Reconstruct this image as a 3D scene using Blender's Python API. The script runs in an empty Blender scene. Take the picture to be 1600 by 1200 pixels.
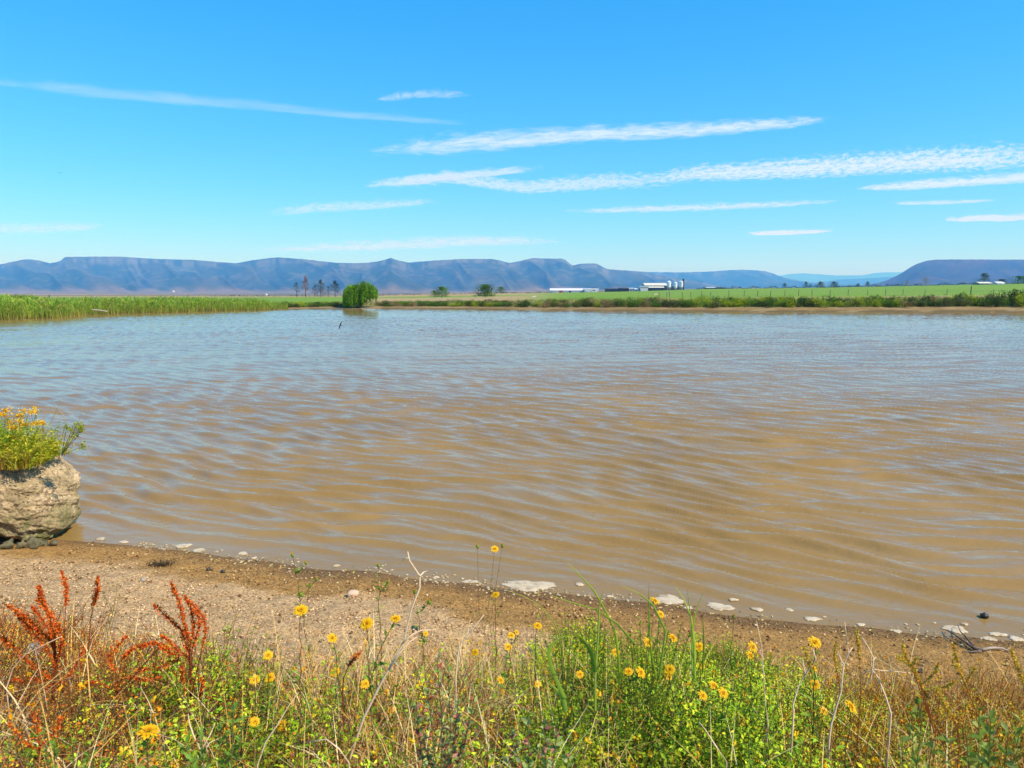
import bpy, bmesh, math, random
import numpy as np
from mathutils import Vector, Matrix
random.seed(7)
RNG = np.random.default_rng(7)
sc = bpy.context.scene
COL = sc.collection

# ------------------------------------------------------------------ camera
H = 3.6                     # eye height above the water
F = 1100.0                  # focal length in pixels of the 1600 px wide frame
PITCH = math.atan(152 / F)
cam_d = bpy.data.cameras.new("camera")
cam = bpy.data.objects.new("camera", cam_d)
COL.objects.link(cam)
cam.location = (0, 0, H)
cam.rotation_euler = (math.radians(90) - PITCH, 0, 0)
cam_d.sensor_width = 36.0
cam_d.lens = 36.0 * F / 1600
cam_d.clip_start = 0.05
cam_d.clip_end = 250000
cam_d.dof.use_dof = True
cam_d.dof.focus_distance = 30.0
cam_d.dof.aperture_fstop = 8.0
sc.camera = cam

# ------------------------------------------------------------------ light
SUN_AZ, SUN_EL = math.radians(118), math.radians(47)
world = bpy.data.worlds.new("World")
sc.world = world
world.use_nodes = True
wn, wl = world.node_tree.nodes, world.node_tree.links
sky = wn.new('ShaderNodeTexSky')
sky.sky_type = 'NISHITA'
sky.sun_disc = False
sky.sun_elevation = SUN_EL
sky.sun_rotation = SUN_AZ
sky.altitude = 600
sky.air_density = 1.15
sky.dust_density = 0.3
sky.ozone_density = 2.0
hs = wn.new('ShaderNodeHueSaturation')
hs.inputs['Saturation'].default_value = 1.25
hs.inputs['Hue'].default_value = 0.495
tint = wn.new('ShaderNodeMix'); tint.data_type = 'RGBA'; tint.blend_type = 'MULTIPLY'; tint.inputs[0].default_value = 1.0
tint.inputs[7].default_value = (.88, 1.31, 1.90, 1)
gam = wn.new('ShaderNodeGamma'); gam.inputs[1].default_value = .70
wl.new(sky.outputs[0], gam.inputs[0]); wl.new(gam.outputs[0], tint.inputs[6]); wl.new(tint.outputs[2], hs.inputs['Color'])
wl.new(hs.outputs[0], wn['Background'].inputs[0])
wn['Background'].inputs[1].default_value = 0.15
sun_d = bpy.data.lights.new("sun", 'SUN')
sun_d.energy = 5.0
sun_d.angle = math.radians(0.5)
sun_d.color = (1.0, 0.88, 0.68)
sun = bpy.data.objects.new("sun", sun_d)
COL.objects.link(sun)
sdir = Vector((math.sin(SUN_AZ) * math.cos(SUN_EL), math.cos(SUN_AZ) * math.cos(SUN_EL), math.sin(SUN_EL)))
sun.rotation_euler = sdir.to_track_quat('Z', 'Y').to_euler()
sc.view_settings.view_transform = 'Standard'
sc.view_settings.look = 'None'
sc.view_settings.exposure = 0.35
sc.view_settings.gamma = 1.0
sc.view_settings.use_curve_mapping = False
sc.cycles.max_bounces = 8
sc.cycles.transparent_max_bounces = 24
sc.cycles.volume_bounces = 2
sc.cycles.use_denoising = True

# ------------------------------------------------------------------ helpers
CP, SP = math.cos(PITCH), math.sin(PITCH)
def ray(px, py):
    """direction (Y = 1) of the sight line measured in the photograph"""
    x, y = (px - 800) / F, (600 - py) / F
    d = Vector((x, CP + y * SP, -SP + y * CP))
    return d / d.y
def at(px, py, Y):
    d = ray(px, py)
    return Vector((d.x * Y, Y, H + d.z * Y))
def at_z(px, py, z=0.0):
    d = ray(px, py)
    return at(px, py, (z - H) / d.z)

def sm(a, b, x):
    t = np.clip((np.asarray(x, float) - a) / (b - a), 0, 1)
    return t * t * (3 - 2 * t)
def vnoise(x, y, seed=0):
    """smooth value noise in 0..1"""
    x = np.asarray(x, float); y = np.asarray(y, float)
    xi = np.floor(x).astype(np.int64); yi = np.floor(y).astype(np.int64)
    fx = x - xi; fy = y - yi
    fx = fx * fx * fx * (fx * (fx * 6 - 15) + 10); fy = fy * fy * fy * (fy * (fy * 6 - 15) + 10)
    def h(a, b):
        n = (a * 374761393 + b * 668265263 + seed * 974634777) & 0xffffffff
        n = ((n ^ (n >> 13)) * 1274126177) & 0xffffffff
        n = (n ^ (n >> 16)) & 0xffffffff
        return n / 4294967295.0
    return (h(xi, yi) * (1 - fx) + h(xi + 1, yi) * fx) * (1 - fy) + (h(xi, yi + 1) * (1 - fx) + h(xi + 1, yi + 1) * fx) * fy
def fbm(x, y, oct=4, seed=0):
    s = 0; a = 0.5; t = 0
    for i in range(oct):
        s = s + a * vnoise(x * 2 ** i + 13.7 * i, y * 2 ** i + 7.3 * i, seed + i); t += a; a *= 0.5
    return s / t

def tag(o, label=None, cat=None, group=None, kind=None):
    if label: o['label'] = label
    if cat: o['category'] = cat
    if group: o['group'] = group
    if kind: o['kind'] = kind
    return o
def link(name, me, mat=None, parent=None, smooth=False):
    o = bpy.data.objects.new(name, me)
    COL.objects.link(o)
    for m in (mat if isinstance(mat, (list, tuple)) else [mat]):
        if m: me.materials.append(m)
    if parent: o.parent = parent
    if smooth: me.polygons.foreach_set("use_smooth", [True] * len(me.polygons))
    return o
def empty(name, loc, rz=0.0):
    o = bpy.data.objects.new(name, None)
    o.location = loc; o.rotation_euler = (0, 0, rz)
    o.empty_display_size = 0.1
    COL.objects.link(o)
    return o
def grid_mesh(name, V, nr, nc):
    """V: (nr*nc,3) numpy, row-major"""
    me = bpy.data.meshes.new(name)
    i = np.arange(nr - 1)[:, None] * nc + np.arange(nc - 1)[None, :]
    q = np.stack([i, i + 1, i + nc + 1, i + nc], -1).reshape(-1, 4).astype(np.int32)
    me.vertices.add(len(V)); me.vertices.foreach_set("co", V.astype(np.float32).ravel())
    me.loops.add(q.size); me.loops.foreach_set("vertex_index", q.ravel())
    me.polygons.add(len(q)); me.polygons.foreach_set("loop_start", (np.arange(len(q)) * 4).astype(np.int32))
    me.polygons.foreach_set("loop_total", np.full(len(q), 4, np.int32))
    me.polygons.foreach_set("use_smooth", np.ones(len(q), bool))
    me.update(); me.validate()
    return me
def vcol(me, name, arr):
    a = me.color_attributes.new(name, 'FLOAT_COLOR', 'POINT')
    c = np.ones((len(arr), 4), np.float32); c[:, :arr.shape[1]] = arr
    a.data.foreach_set("color", c.ravel())
class MB:
    """gathers faces for ONE mesh"""
    def __init__(s): s.v = []; s.f = []; s.m = []
    def add(s, vs, fs, mi=0):
        b = len(s.v); s.v.extend(tuple(v) for v in vs)
        s.f.extend(tuple(b + i for i in f) for f in fs); s.m.extend([mi] * len(fs))
    def box(s, a, b, mi=0):
        (x0, y0, z0), (x1, y1, z1) = a, b
        s.add([(x0, y0, z0), (x1, y0, z0), (x1, y1, z0), (x0, y1, z0), (x0, y0, z1), (x1, y0, z1), (x1, y1, z1), (x0, y1, z1)],
              [(0, 3, 2, 1), (4, 5, 6, 7), (0, 1, 5, 4), (1, 2, 6, 5), (2, 3, 7, 6), (3, 0, 4, 7)], mi)
    def tube(s, pts, rad, n=5, mi=0, cap=True):
        pts = [Vector(p) for p in pts]
        if not hasattr(rad, '__len__'): rad = [rad] * len(pts)
        rings = []
        for i, p in enumerate(pts):
            d = (pts[min(i + 1, len(pts) - 1)] - pts[max(i - 1, 0)])
            if d.length < 1e-9: d = Vector((0, 0, 1))
            d.normalize()
            a = d.cross(Vector((0.3, 0.9, 0.1)) if abs(d.z) > .8 else Vector((0, 0, 1))).normalized(); b = d.cross(a)
            rings.append([p + (a * math.cos(k * 2 * math.pi / n) + b * math.sin(k * 2 * math.pi / n)) * rad[i] for k in range(n)])
        vs = [v for r in rings for v in r]
        fs = [(i * n + k, i * n + (k + 1) % n, (i + 1) * n + (k + 1) % n, (i + 1) * n + k) for i in range(len(pts) - 1) for k in range(n)]
        if cap: fs += [tuple(range(n))[::-1], tuple((len(pts) - 1) * n + k for k in range(n))]
        s.add(vs, fs, mi)
    def leaf(s, p, d, length, width, up=None, mi=0, bend=0.0):
        """a folded lance-shaped leaf (4 faces)"""
        d = Vector(d).normalized(); up = Vector(up) if up else Vector((random.uniform(-1, 1), random.uniform(-1, 1), random.uniform(-.3, 1)))
        w = d.cross(up)
        if w.length < 1e-4: w = d.cross(Vector((1, 0, 0)))
        w.normalize(); n = w.cross(d)
        p = Vector(p); m = p + d * length * .45 + n * bend * length * .4; e = p + d * length - n * bend * length * .25
        s.add([p, m + w * width * .5 + n * width * .12, m, m - w * width * .5 + n * width * .12, e],
              [(0, 1, 2), (0, 2, 3), (1, 4, 2), (2, 4, 3)], mi)
    def blade(s, pts, w0, mi=0, side=None):
        """ribbon tapering to its tip"""
        pts = [Vector(p) for p in pts]; n = len(pts); vs = []
        side = side or Vector((random.uniform(-1, 1), random.uniform(-1, 1), 0)).normalized()
        for i, p in enumerate(pts):
            w = w0 * (1 - (i / (n - 1)) ** 1.6) * .5 + w0 * .03
            vs += [p + side * w, p - side * w]
        s.add(vs, [(2 * i, 2 * i + 1, 2 * i + 3, 2 * i + 2) for i in range(n - 1)], mi)
    def mesh(s, name):
        me = bpy.data.meshes.new(name); me.from_pydata(s.v, [], s.f); me.update()
        if any(s.m): me.polygons.foreach_set("material_index", s.m)
        return me
    def build(s, name, mat, parent=None, smooth=False):
        return link(name, s.mesh(name), mat, parent, smooth)

# ------------------------------------------------------------------ materials
def new_mat(name):
    m = bpy.data.materials.new(name); m.use_nodes = True
    return m, m.node_tree.nodes, m.node_tree.links, m.node_tree.nodes['Principled BSDF']
def noise_node(n, l, scale, detail=4, rough=.55, coord=None, dist=0):
    t = n.new('ShaderNodeTexNoise'); t.inputs['Scale'].default_value = scale
    t.inputs['Detail'].default_value = detail; t.inputs['Roughness'].default_value = rough
    t.inputs['Distortion'].default_value = dist
    if coord: l.new(coord, t.inputs['Vector'])
    return t
def ramp(n, l, fac, stops):
    r = n.new('ShaderNodeValToRGB'); e = r.color_ramp.elements
    while len(e) < len(stops): e.new(.5)
    for k, (p, c) in enumerate(stops):
        e[k].position = p; e[k].color = (*c, 1) if len(c) == 3 else c
    l.new(fac, r.inputs[0]); return r
def mixc(n, l, fac, a, b, mode='MIX'):
    m = n.new('ShaderNodeMix'); m.data_type = 'RGBA'; m.blend_type = mode
    for sck, v in ((0, fac), (6, a), (7, b)):
        if isinstance(v, bpy.types.NodeSocket): l.new(v, m.inputs[sck])
        elif isinstance(v, (int, float)): m.inputs[sck].default_value = v
        else: m.inputs[sck].default_value = (*v, 1)
    return m.outputs[2]
def simple(name, cols, scale=3.0, rough=.8, transl=0.0, bump=0.0, objrand=0.0, spec=.3):
    """noise between colours; transl gives leaves light passing through"""
    m, n, l, b = new_mat(name)
    g = n.new('ShaderNodeNewGeometry')
    t = noise_node(n, l, scale, 3, .6, g.outputs['Position'])
    k = len(cols)
    r = ramp(n, l, t.outputs[0], [(.3 + .4 * i / max(1, k - 1), c) for i, c in enumerate(cols)])
    c = r.outputs[0]
    if objrand:
        hsv = n.new('ShaderNodeHueSaturation'); mr = n.new('ShaderNodeMapRange')
        l.new(g.outputs['Random Per Island'], mr.inputs[0])
        mr.inputs[3].default_value = 1 - objrand; mr.inputs[4].default_value = 1 + objrand
        l.new(mr.outputs[0], hsv.inputs['Value']); l.new(c, hsv.inputs['Color']); c = hsv.outputs[0]
    l.new(c, b.inputs['Base Color'])
    b.inputs['Roughness'].default_value = rough
    b.inputs['Specular IOR Level'].default_value = spec
    if bump:
        bp = n.new('ShaderNodeBump'); bp.inputs['Strength'].default_value = bump; bp.inputs['Distance'].default_value = .02
        t2 = noise_node(n, l, scale * 4, 4, .6, g.outputs['Position'])
        l.new(t2.outputs[0], bp.inputs['Height']); l.new(bp.outputs[0], b.inputs['Normal'])
    if transl:
        tr = n.new('ShaderNodeBsdfTranslucent'); mx = n.new('ShaderNodeMixShader'); mx.inputs[0].default_value = transl
        l.new(c, tr.inputs[0]); l.new(b.outputs[0], mx.inputs[1]); l.new(tr.outputs[0], mx.inputs[2])
        l.new(mx.outputs[0], n['Material Output'].inputs['Surface'])
    return m

# ------------------------------------------------------------------ terrain
near_px = [(-700, 800), (-300, 822), (0, 838), (130, 845), (200, 851), (300, 863), (370, 871), (450, 884), (520, 890), (600, 895), (650, 903), (700, 909), (800, 921),
           (880, 928), (950, 938), (1050, 947), (1100, 957), (1200, 967), (1300, 978), (1370, 984), (1450, 990), (1500, 993), (1600, 1003), (1900, 1030), (2500, 1070)]
NP = np.array([at_z(*p)[:2] for p in near_px])
def y_near(X): return np.interp(X, NP[:, 0], NP[:, 1]) + .10 * (vnoise(np.asarray(X) * 1.6, 0 * np.asarray(X), 3) - .5)
far_px = [(-1500, 540), (-500, 515), (-200, 505), (0, 500.5), (100, 497), (140, 493), (200, 491), (300, 488), (400, 485.5), (440, 483.5), (520, 482.5), (600, 482.5), (700, 483),
          (900, 485), (1000, 486), (1200, 487.5), (1400, 488), (1600, 488.5), (2000, 490), (2600, 496)]
FP = np.array([(p[0], at_z(*p).y) for p in far_px])
def y_far(px): return np.interp(px, FP[:, 0], FP[:, 1])
def px_of(X, Y): return 800 + F * np.asarray(X) / np.maximum(Y, 1.0)
APX = [0, 400, 530, 700, 800, 900, 1000, 1100, 1200, 1300, 1400, 1500, 1600, 1900]
A135 = [472, 472, 471, 470, 468, 467, 466, 464.5, 463, 462.5, 462, 461.5, 461, 460]
A600 = [463, 463, 463, 460, 458, 457, 455, 451.5, 450.5, 449, 447, 445, 443, 440]
A6000 = [457, 457, 457, 456, 455, 454, 452.5, 451, 450.5, 450, 449.5, 449.5, 449, 449]
def ground_z(X, Y):
    X = np.asarray(X, float); Y = np.asarray(Y, float)
    px = px_of(X, Y); pc = np.clip(px, 0, 1900)
    s = y_near(X) - Y
    w = sm(5.0, 9.0, s)
    zn = np.interp(s, [-60, -6, 0, .4, 2.6, 5.2, 7.2, 9, 30], [-3.0, -.6, 0, .05, .48, 1.50, 2.12, 2.34, 2.7])
    zn = zn + np.where(s > .3, (vnoise(X * .9, Y * .9, 11) - .5) * .10 * sm(.3, 2, s), 0)
    s2 = Y - y_far(px)
    B = np.interp(pc, [0, 400, 520, 900, 1200, 1600], [.12, .15, .30, .42, .62, .80])
    zb = np.where(s2 < 0, np.maximum(.1 * s2, -3.0), B * np.interp(s2, [0, .4, 3, 8, 20], [0, .25, .95, 1.15, 1.25]))
    ly = np.log(np.maximum(Y, 135)); a135, a600, a6k = (np.interp(pc, APX, A) for A in (A135, A600, A6000))
    l0, l1, l2 = math.log(135), math.log(600), math.log(6000)
    a = np.where(ly < l1, a135 + (a600 - a135) * (ly - l0) / (l1 - l0), a600 + (a6k - a600) * np.clip((ly - l1) / (l2 - l1), 0, 1))
    zf = H - (a - 448) / F * np.clip(Y, 135, 7000)
    zt = zb + (zf - zb) * sm(10, 34, s2)
    zt = np.where(Y > 130, zf, zt) * sm(60, 70, Y) + zb * (1 - sm(60, 70, Y)) if False else np.where(s2 > 34, zf, zt)
    return np.where(Y < 40, zn, zt)
def gz(x, y): return float(ground_z(np.array([x]), np.array([y]))[0])
def on_ground(px, py, y0=1.5, y1=4000):
    """first terrain point met by that sight line"""
    d = ray(px, py); Y = np.concatenate([np.arange(y0, 20, .02), np.geomspace(60, y1, 3000)])
    g = ground_z(d.x * Y, Y); z = H + d.z * Y
    k = np.nonzero(z <= g)[0]
    k = k[0] if len(k) else len(Y) - 1
    return Vector((d.x * Y[k], Y[k], float(g[k])))

T = np.concatenate([np.linspace(-3.0, -.96, 40)[:-1], np.linspace(-.96, .96, 660), np.linspace(.96, 3.0, 40)[1:]])
YR = np.concatenate([np.arange(-6, 2, .3), np.arange(2, 12, .07), np.arange(12, 60, 2.0), np.arange(60, 136, .5), np.geomspace(136, 26000, 190)])
XX = T[None, :] * (YR[:, None] + np.where(YR < 12, 12, np.where(YR < 60, 12, 12))[:, None]); YY = np.repeat(YR[:, None], len(T), 1)
ZZ = ground_z(XX, YY)
sN = y_near(XX) - YY
lump = sm(.1, .8, sN) * (YY < 14)
ZZ = ZZ + lump * ((fbm(XX * 5, YY * 5, 4, 21) - .5) * .05 + (fbm(XX * 14, YY * 14, 2, 22) - .5) * .035)
V = np.stack([XX, YY, ZZ], -1).reshape(-1, 3)
me = grid_mesh("ground", V, len(YR), len(T))
# real soil and vegetation colours, zone by zone (mud, pebbly silt, pasture, dry plain)
C = np.zeros(XX.shape + (3,)); px = px_of(XX, YY); s2 = YY - y_far(px)
def put(w, c):
    global C
    C = C * (1 - w[..., None]) + w[..., None] * np.array(c)
n1 = fbm(XX * .8, YY * .8, 4, 31); n2 = fbm(XX * .03, YY * .03, 4, 32); n3 = fbm(XX * .15, YY * .5, 3, 33)
put(np.ones_like(XX), (.40, .215, .058))                                        # damp brown mud
put(sm(.6, .0, sN + (n1 - .5) * .8) * (YY < 40), (.20, .11, .04))                             # wet edge
silt = sm(1.0, 1.5, sN + (n1 - .5) * 1.4 - sm(-1.0, 4.0, XX) * 2.2) * (YY < 14)
put(silt, (.56, .355, .165))                                                      # dry pale silt
farm = (YY > 40)
put(farm & (s2 > -1), (.25, .165, .062))                                         # far beach
put(farm * (s2 > -1) * sm(1.6, .2, s2 + (n3 - .5) * 1.2), (.13, .095, .035))
put(farm * (s2 > 0) * sm(.52, .66, fbm(XX * .35, YY * 1.2, 3, 39)) * .6, (.34, .25, .12))
put(farm * sm(2.5, 5, s2), (.20, .21, .05))
fg = farm * sm(22, 30, s2)
put(fg, (.40, .29, .13))                                                        # tan dry grass
a = H - ZZ
yapp = 448 + F * (H - ZZ) / np.maximum(YY, 1)
green = np.where(px < 560, sm(128, 138, YY) * sm(560, 470, YY), 0)
green = np.maximum(green, np.where((px >= 540) & (px < 900), sm(290, 320, YY + (n2 - .5) * 60) * sm(470, 400, YY), 0) * sm(900, 760, px) * .8)
green = np.maximum(green, sm(790, 900, px) * sm(128, 150, YY - (n2 - .5) * 30 + sm(1000, 800, px) * 60) * sm(1500, 1100, YY))
green = green * sm(8, 14, s2)
put(green * farm, (.15, .30, .010))
put(green * farm * sm(.45, .6, fbm(XX * .05, YY * .16, 4, 45)) * .6, (.19, .25, .02))
put(green * farm * sm(.45, .75, n3) * .45, (.25, .34, .03))
put(green * farm * sm(.55, .7, fbm(XX * .012, YY * .05, 3, 35)) * .5, (.10, .24, .012))
plain = farm * sm(600, 900, YY)
pl = fbm(XX * .0012, YY * .0008, 4, 36)
put(plain * np.where(px < 1000, 1, sm(1100, 1500, YY)), (.22, .17, .10))
put(plain * sm(.5, .62, pl) * .85, (.10, .11, .06))
put(plain * sm(.60, .68, fbm(XX * .002, YY * .0013, 3, 37)) * .8, (.40, .28, .16))
vcol(me, "Col", np.clip(C, 0, 1).reshape(-1, 3))

gm, n, l, b = new_mat("ground_soil")
g = n.new('ShaderNodeNewGeometry'); at_ = n.new('ShaderNodeAttribute'); at_.attribute_name = "Col"
na = noise_node(n, l, 6, 6, .65, g.outputs['Position']); nb = noise_node(n, l, 45, 4, .6, g.outputs['Position'])
ra = ramp(n, l, na.outputs[0], [(.3, (.72, .70, .66)), (.7, (1.2, 1.2, 1.22))])
rb = ramp(n, l, nb.outputs[0], [(.36, (.42, .38, .36)), (.5, (1, 1, 1)), (.64, (1.35, 1.35, 1.32))])
c = mixc(n, l, 1.0, at_.outputs['Color'], ra.outputs[0], 'MULTIPLY'); c = mixc(n, l, 1.0, c, rb.outputs[0], 'MULTIPLY')
l.new(c, b.inputs['Base Color']); b.inputs['Roughness'].default_value = .85; b.inputs['Specular IOR Level'].default_value = .2
bp = n.new('ShaderNodeBump'); bp.inputs['Strength'].default_value = 1.0; bp.inputs['Distance'].default_value = .035
nc = noise_node(n, l, 22, 6, .7, g.outputs['Position']); l.new(nc.outputs[0], bp.inputs['Height']); l.new(bp.outputs[0], b.inputs['Normal'])
tag(link("ground", me, gm), "bare brown bank running back into green pasture and dry plain", "ground", kind="structure")

# ------------------------------------------------------------------ water
TW = np.linspace(-.80, .84, 620)
yr = [5.5]
while yr[-1] < 145: yr.append(yr[-1] + max(.045, .0034 * yr[-1]))
YR = np.array(yr)
XX = TW[None, :] * (YR[:, None] + 10); YY = np.repeat(YR[:, None], len(TW), 1)
off = YY - y_near(XX)                          # metres from the near shore
ang = math.radians(-31); ca, sa = math.cos(ang), math.sin(ang)
Wv = -sa * XX + ca * YY; Vv = ca * XX + sa * YY  # across and along the crests
warp = (fbm(XX * .22, YY * .22, 3, 41) - .5)
warp2 = (fbm(XX * .7, YY * .7, 2, 42) - .5)
w = Wv + warp * 1.5 + warp2 * .42
U = np.where(off < 7, 0, 0) + w / .80 + .55 * np.exp(-np.clip(off, 0, 40) / 3.5) * -3.0
def crest(ph, sharp=1.7): return (np.sin(2 * math.pi * ph) * .5 + .5) ** sharp - .4
Z = np.zeros_like(XX)
for m, q, ph, amp, sd in ((1.10, .08, 0, .025, 51), (1.46, -.26, .3, .021, 52), (.80, .20, .6, .006, 53), (2.1, .36, .1, .016, 54), (2.9, -.50, .7, .010, 55), (3.7, .7, .2, .004, 57)):
    am = .35 + 1.3 * vnoise(XX * .31 + sd, YY * .42, sd)
    Z += amp * am * crest(m * U + q * Vv + ph + (vnoise(XX * .5, YY * .5, sd + 9) - .5) * .5)
patch = .65 + .6 * fbm(XX * .06, YY * .05, 2, 61)
Z *= patch * (.15 + .85 * sm(.1, 1.6, off)) * (1.0 + .55 * sm(22, 6, off))
Z *= sm(.0, .5, off) * .9 + .1
V = np.stack([XX, YY, Z], -1).reshape(-1, 3)
me = grid_mesh("water", V, len(YR), len(TW))
wm, n, l, b = new_mat("muddy_water")
g = n.new('ShaderNodeNewGeometry')
mp = n.new('ShaderNodeMapping'); mp.inputs['Rotation'].default_value = (0, 0, math.radians(29)); mp.inputs['Scale'].default_value = (.45, 1.0, 1)
l.new(g.outputs['Position'], mp.inputs[0])
r1 = noise_node(n, l, 5.5, 3, .55, mp.outputs[0], .3)
r2 = noise_node(n, l, 17.0, 2, .5, mp.outputs[0], .2)
wp = noise_node(n, l, .05, 2, .5, g.outputs['Position'])
wr = n.new('ShaderNodeMapRange'); wr.inputs[1].default_value = .35; wr.inputs[2].default_value = .65; wr.inputs[3].default_value = .55; wr.inputs[4].default_value = 1.15
l.new(wp.outputs[0], wr.inputs[0])
b1 = n.new('ShaderNodeBump'); b1.inputs['Distance'].default_value = .024; l.new(wr.outputs[0], b1.inputs['Strength']); l.new(r1.outputs[0], b1.inputs['Height'])
b2 = n.new('ShaderNodeBump'); b2.inputs['Distance'].default_value = .007; b2.inputs['Strength'].default_value = .7
l.new(r2.outputs[0], b2.inputs['Height']); l.new(b1.outputs[0], b2.inputs['Normal'])
silt_n = noise_node(n, l, .25, 3, .5, g.outputs['Position'])
rc = ramp(n, l, silt_n.outputs[0], [(.3, (.25, .152, .045)), (.7, (.30, .186, .060))])
l.new(rc.outputs[0], b.inputs['Base Color']); b.inputs['Roughness'].default_value = .06; b.inputs['IOR'].default_value = 1.38
l.new(b2.outputs[0], b.inputs['Normal'])
tag(link("water", me, wm), "wind rippled muddy brown reservoir water", "water", kind="structure")

# ------------------------------------------------------------------ mountains
def heights(pts, px): return np.interp(px, [p[0] for p in pts], [p[1] for p in pts])
def mountain(name, sky_pts, x0, x1, Yf, Yc, foot_app, cols, spur, seed, nr=150, nc=900, cliff=0.0, label="", reach=1.35, pw=1.5):
    pxs = np.linspace(x0, x1, nc); u = np.linspace(-.05, reach, nr)
    P, Uu = np.meshgrid(pxs, u)
    wob = (fbm(P / 90, P * 0, 3, seed) - .5)
    yf = Yf * (1 + .12 * wob); yc = Yc * (1 + .05 * np.sin(P / 130) )
    Yv = yf + (yc - yf) * Uu
    ys = heights(sky_pts, P) + (vnoise(P / 4, P * 0, seed + 3) - .5) * .5
    Hc = H + (448 - ys) / F * yc
    zf = H - (foot_app - 448) / F * yf - 8
    r = np.abs(fbm(P / spur + wob * 2 + Uu * 1.1, Uu * .9 + P / 200, 3, seed + 5) - .5) * 4          # ridged spurs and gullies
    r = np.clip(1 - r, 0, 1); fine = fbm(P / (spur * .22), Uu * 4, 4, seed + 9)
    mid = np.clip(np.sin(np.pi * np.clip(Uu, 0, 1)), 0, 1)
    uu = np.clip(Uu + (r - .5) * .27 * mid + (fine - .5) * .04 * mid, 0, 1)
    g_ = (1 - cliff) * uu ** pw + cliff * sm(.78, 1.0, uu)
    Zm = zf + (Hc - zf) * g_
    back = Uu > 1
    Zm = np.where(back, Hc - (Yv - yc) * .06, Zm)
    end = sm(0, .02, (P - x0) / (x1 - x0)) * sm(0, .02, (x1 - P) / (x1 - x0))
    Zm = Zm * end + (zf - 5) * (1 - end)
    X = (P - 800) / F * Yv
    me = grid_mesh(name, np.stack([X, Yv, Zm], -1).reshape(-1, 3), nr, nc)
    c0, c1, c2, c3 = (np.array(c) for c in cols)
    w1 = sm(.35, .65, fbm(P / 40, Uu * 5, 4, seed + 20))[..., None]; Cc = c0 * (1 - w1) + c1 * w1
    gl = (sm(.5, .15, r) * mid)[..., None] * .6; Cc = Cc * (1 - gl) + c0 * .7 * gl            # darker tone along the gullies
    low = (sm(.38, .05, Uu + (fine - .5) * .3))[..., None]; Cc = Cc * (1 - low) + c2 * low
    rk = (sm(.60, .72, fbm(P / 14, Uu * 26, 3, seed + 30)) * sm(.25, .5, Uu))[..., None] * .22
    cl = (cliff > 0) * sm(.86, .93, Uu) * sm(1.0, .97, Uu) * sm(.35, .6, fbm(P / 9, Uu * 3, 3, seed + 31))
    rk = np.maximum(rk, cl[..., None] * .35); Cc = Cc * (1 - rk) + c3 * rk
    vcol(me, "Col", Cc.reshape(-1, 3))
    o = link(name, me, mt_mat)
    return tag(o, label, "mountains", kind="structure")
mt_mat, n, l, b = new_mat("mountain_scrub")
g = n.new('ShaderNodeNewGeometry'); a_ = n.new('ShaderNodeAttribute'); a_.attribute_name = "Col"
t = noise_node(n, l, .012, 6, .7, g.outputs['Position']); r = ramp(n, l, t.outputs[0], [(.35, (.75, .78, .8)), (.65, (1.25, 1.2, 1.15))])
c = mixc(n, l, 1.0, a_.outputs['Color'], r.outputs[0], 'MULTIPLY'); l.new(c, b.inputs['Base Color']); b.inputs['Roughness'].default_value = 1; b.inputs['Specular IOR Level'].default_value = 0
bp = n.new('ShaderNodeBump'); bp.inputs['Strength'].default_value = .7; bp.inputs['Distance'].default_value = 12; l.new(t.outputs[0], bp.inputs['Height']); l.new(bp.outputs[0], b.inputs['Normal'])

A = [(-500, 420), (-200, 412), (0, 416), (25, 411), (45, 407), (58, 406), (72, 408), (88, 412), (100, 410), (107, 407), (112, 402.5), (150, 402), (200, 402), (225, 404), (245, 405), (270, 406), (310, 407), (345, 410),
     (375, 412), (400, 407.5), (420, 405), (440, 403), (480, 406), (510, 409.5), (530, 411.5), (560, 412), (582, 411), (600, 408), (614, 403.8), (625, 408), (640, 411), (680, 408), (720, 405.7), (770, 405.5), (783, 408), (795, 411.5),
     (800, 411), (815, 408), (832, 404), (850, 405), (876, 405), (882, 407), (888, 412), (893, 415.5), (905, 413), (915, 412.5), (930, 412.5), (937, 416), (947, 421), (990, 424), (1050, 434), (1120, 446), (1200, 452)]
CA = ((.030, .045, .018), (.060, .062, .030), (.19, .135, .07), (.26, .22, .16))
Bq = [(850, 440), (900, 424), (947, 421.5), (1000, 425), (1050, 426), (1100, 425), (1140, 422.3), (1165, 422), (1190, 424), (1203, 427.5), (1213, 432), (1235, 437), (1260, 441), (1300, 446), (1400, 450)]
CB = ((.02, .03, .015), (.035, .04, .02), (.05, .05, .03), (.20, .18, .15))
Cq = [(1150, 440), (1213, 431), (1232, 428), (1250, 427.3), (1275, 429), (1300, 430.5), (1340, 430.5), (1360, 427), (1375, 426), (1400, 425.5), (1500, 424), (1650, 426)]
Dq = [(1240, 446), (1290, 439), (1310, 436.5), (1340, 435.5), (1380, 433), (1450, 430), (1600, 430)]
E_ = [(1290, 449), (1350, 445), (1365, 442.5), (1380, 438), (1400, 428), (1413, 419), (1425, 412.5), (1437, 408.5), (1450, 406.8), (1470, 406.2), (1550, 406.5), (1600, 406.5), (1900, 408), (2300, 418)]
CE = ((.035, .025, .015), (.075, .045, .03), (.05, .05, .025), (.10, .07, .05))
mountain("mountains", A, -700, 1230, 5200, 9000, 456, CA, 85, 101, nr=190, nc=1500, cliff=.09, pw=1.8, label="long flat topped mountain range with gullied blue slopes")
mountain("mountains", Bq, 840, 1420, 9500, 13500, 452, CB, 70, 201, nc=420, nr=90, cliff=.2, label="lower blue plateau behind the farm silos")
mountain("mountains", Cq, 1130, 1750, 26000, 32000, 450, CB, 50, 301, nc=300, nr=50, label="faintest pale hills in the gap between two plateaus")
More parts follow.
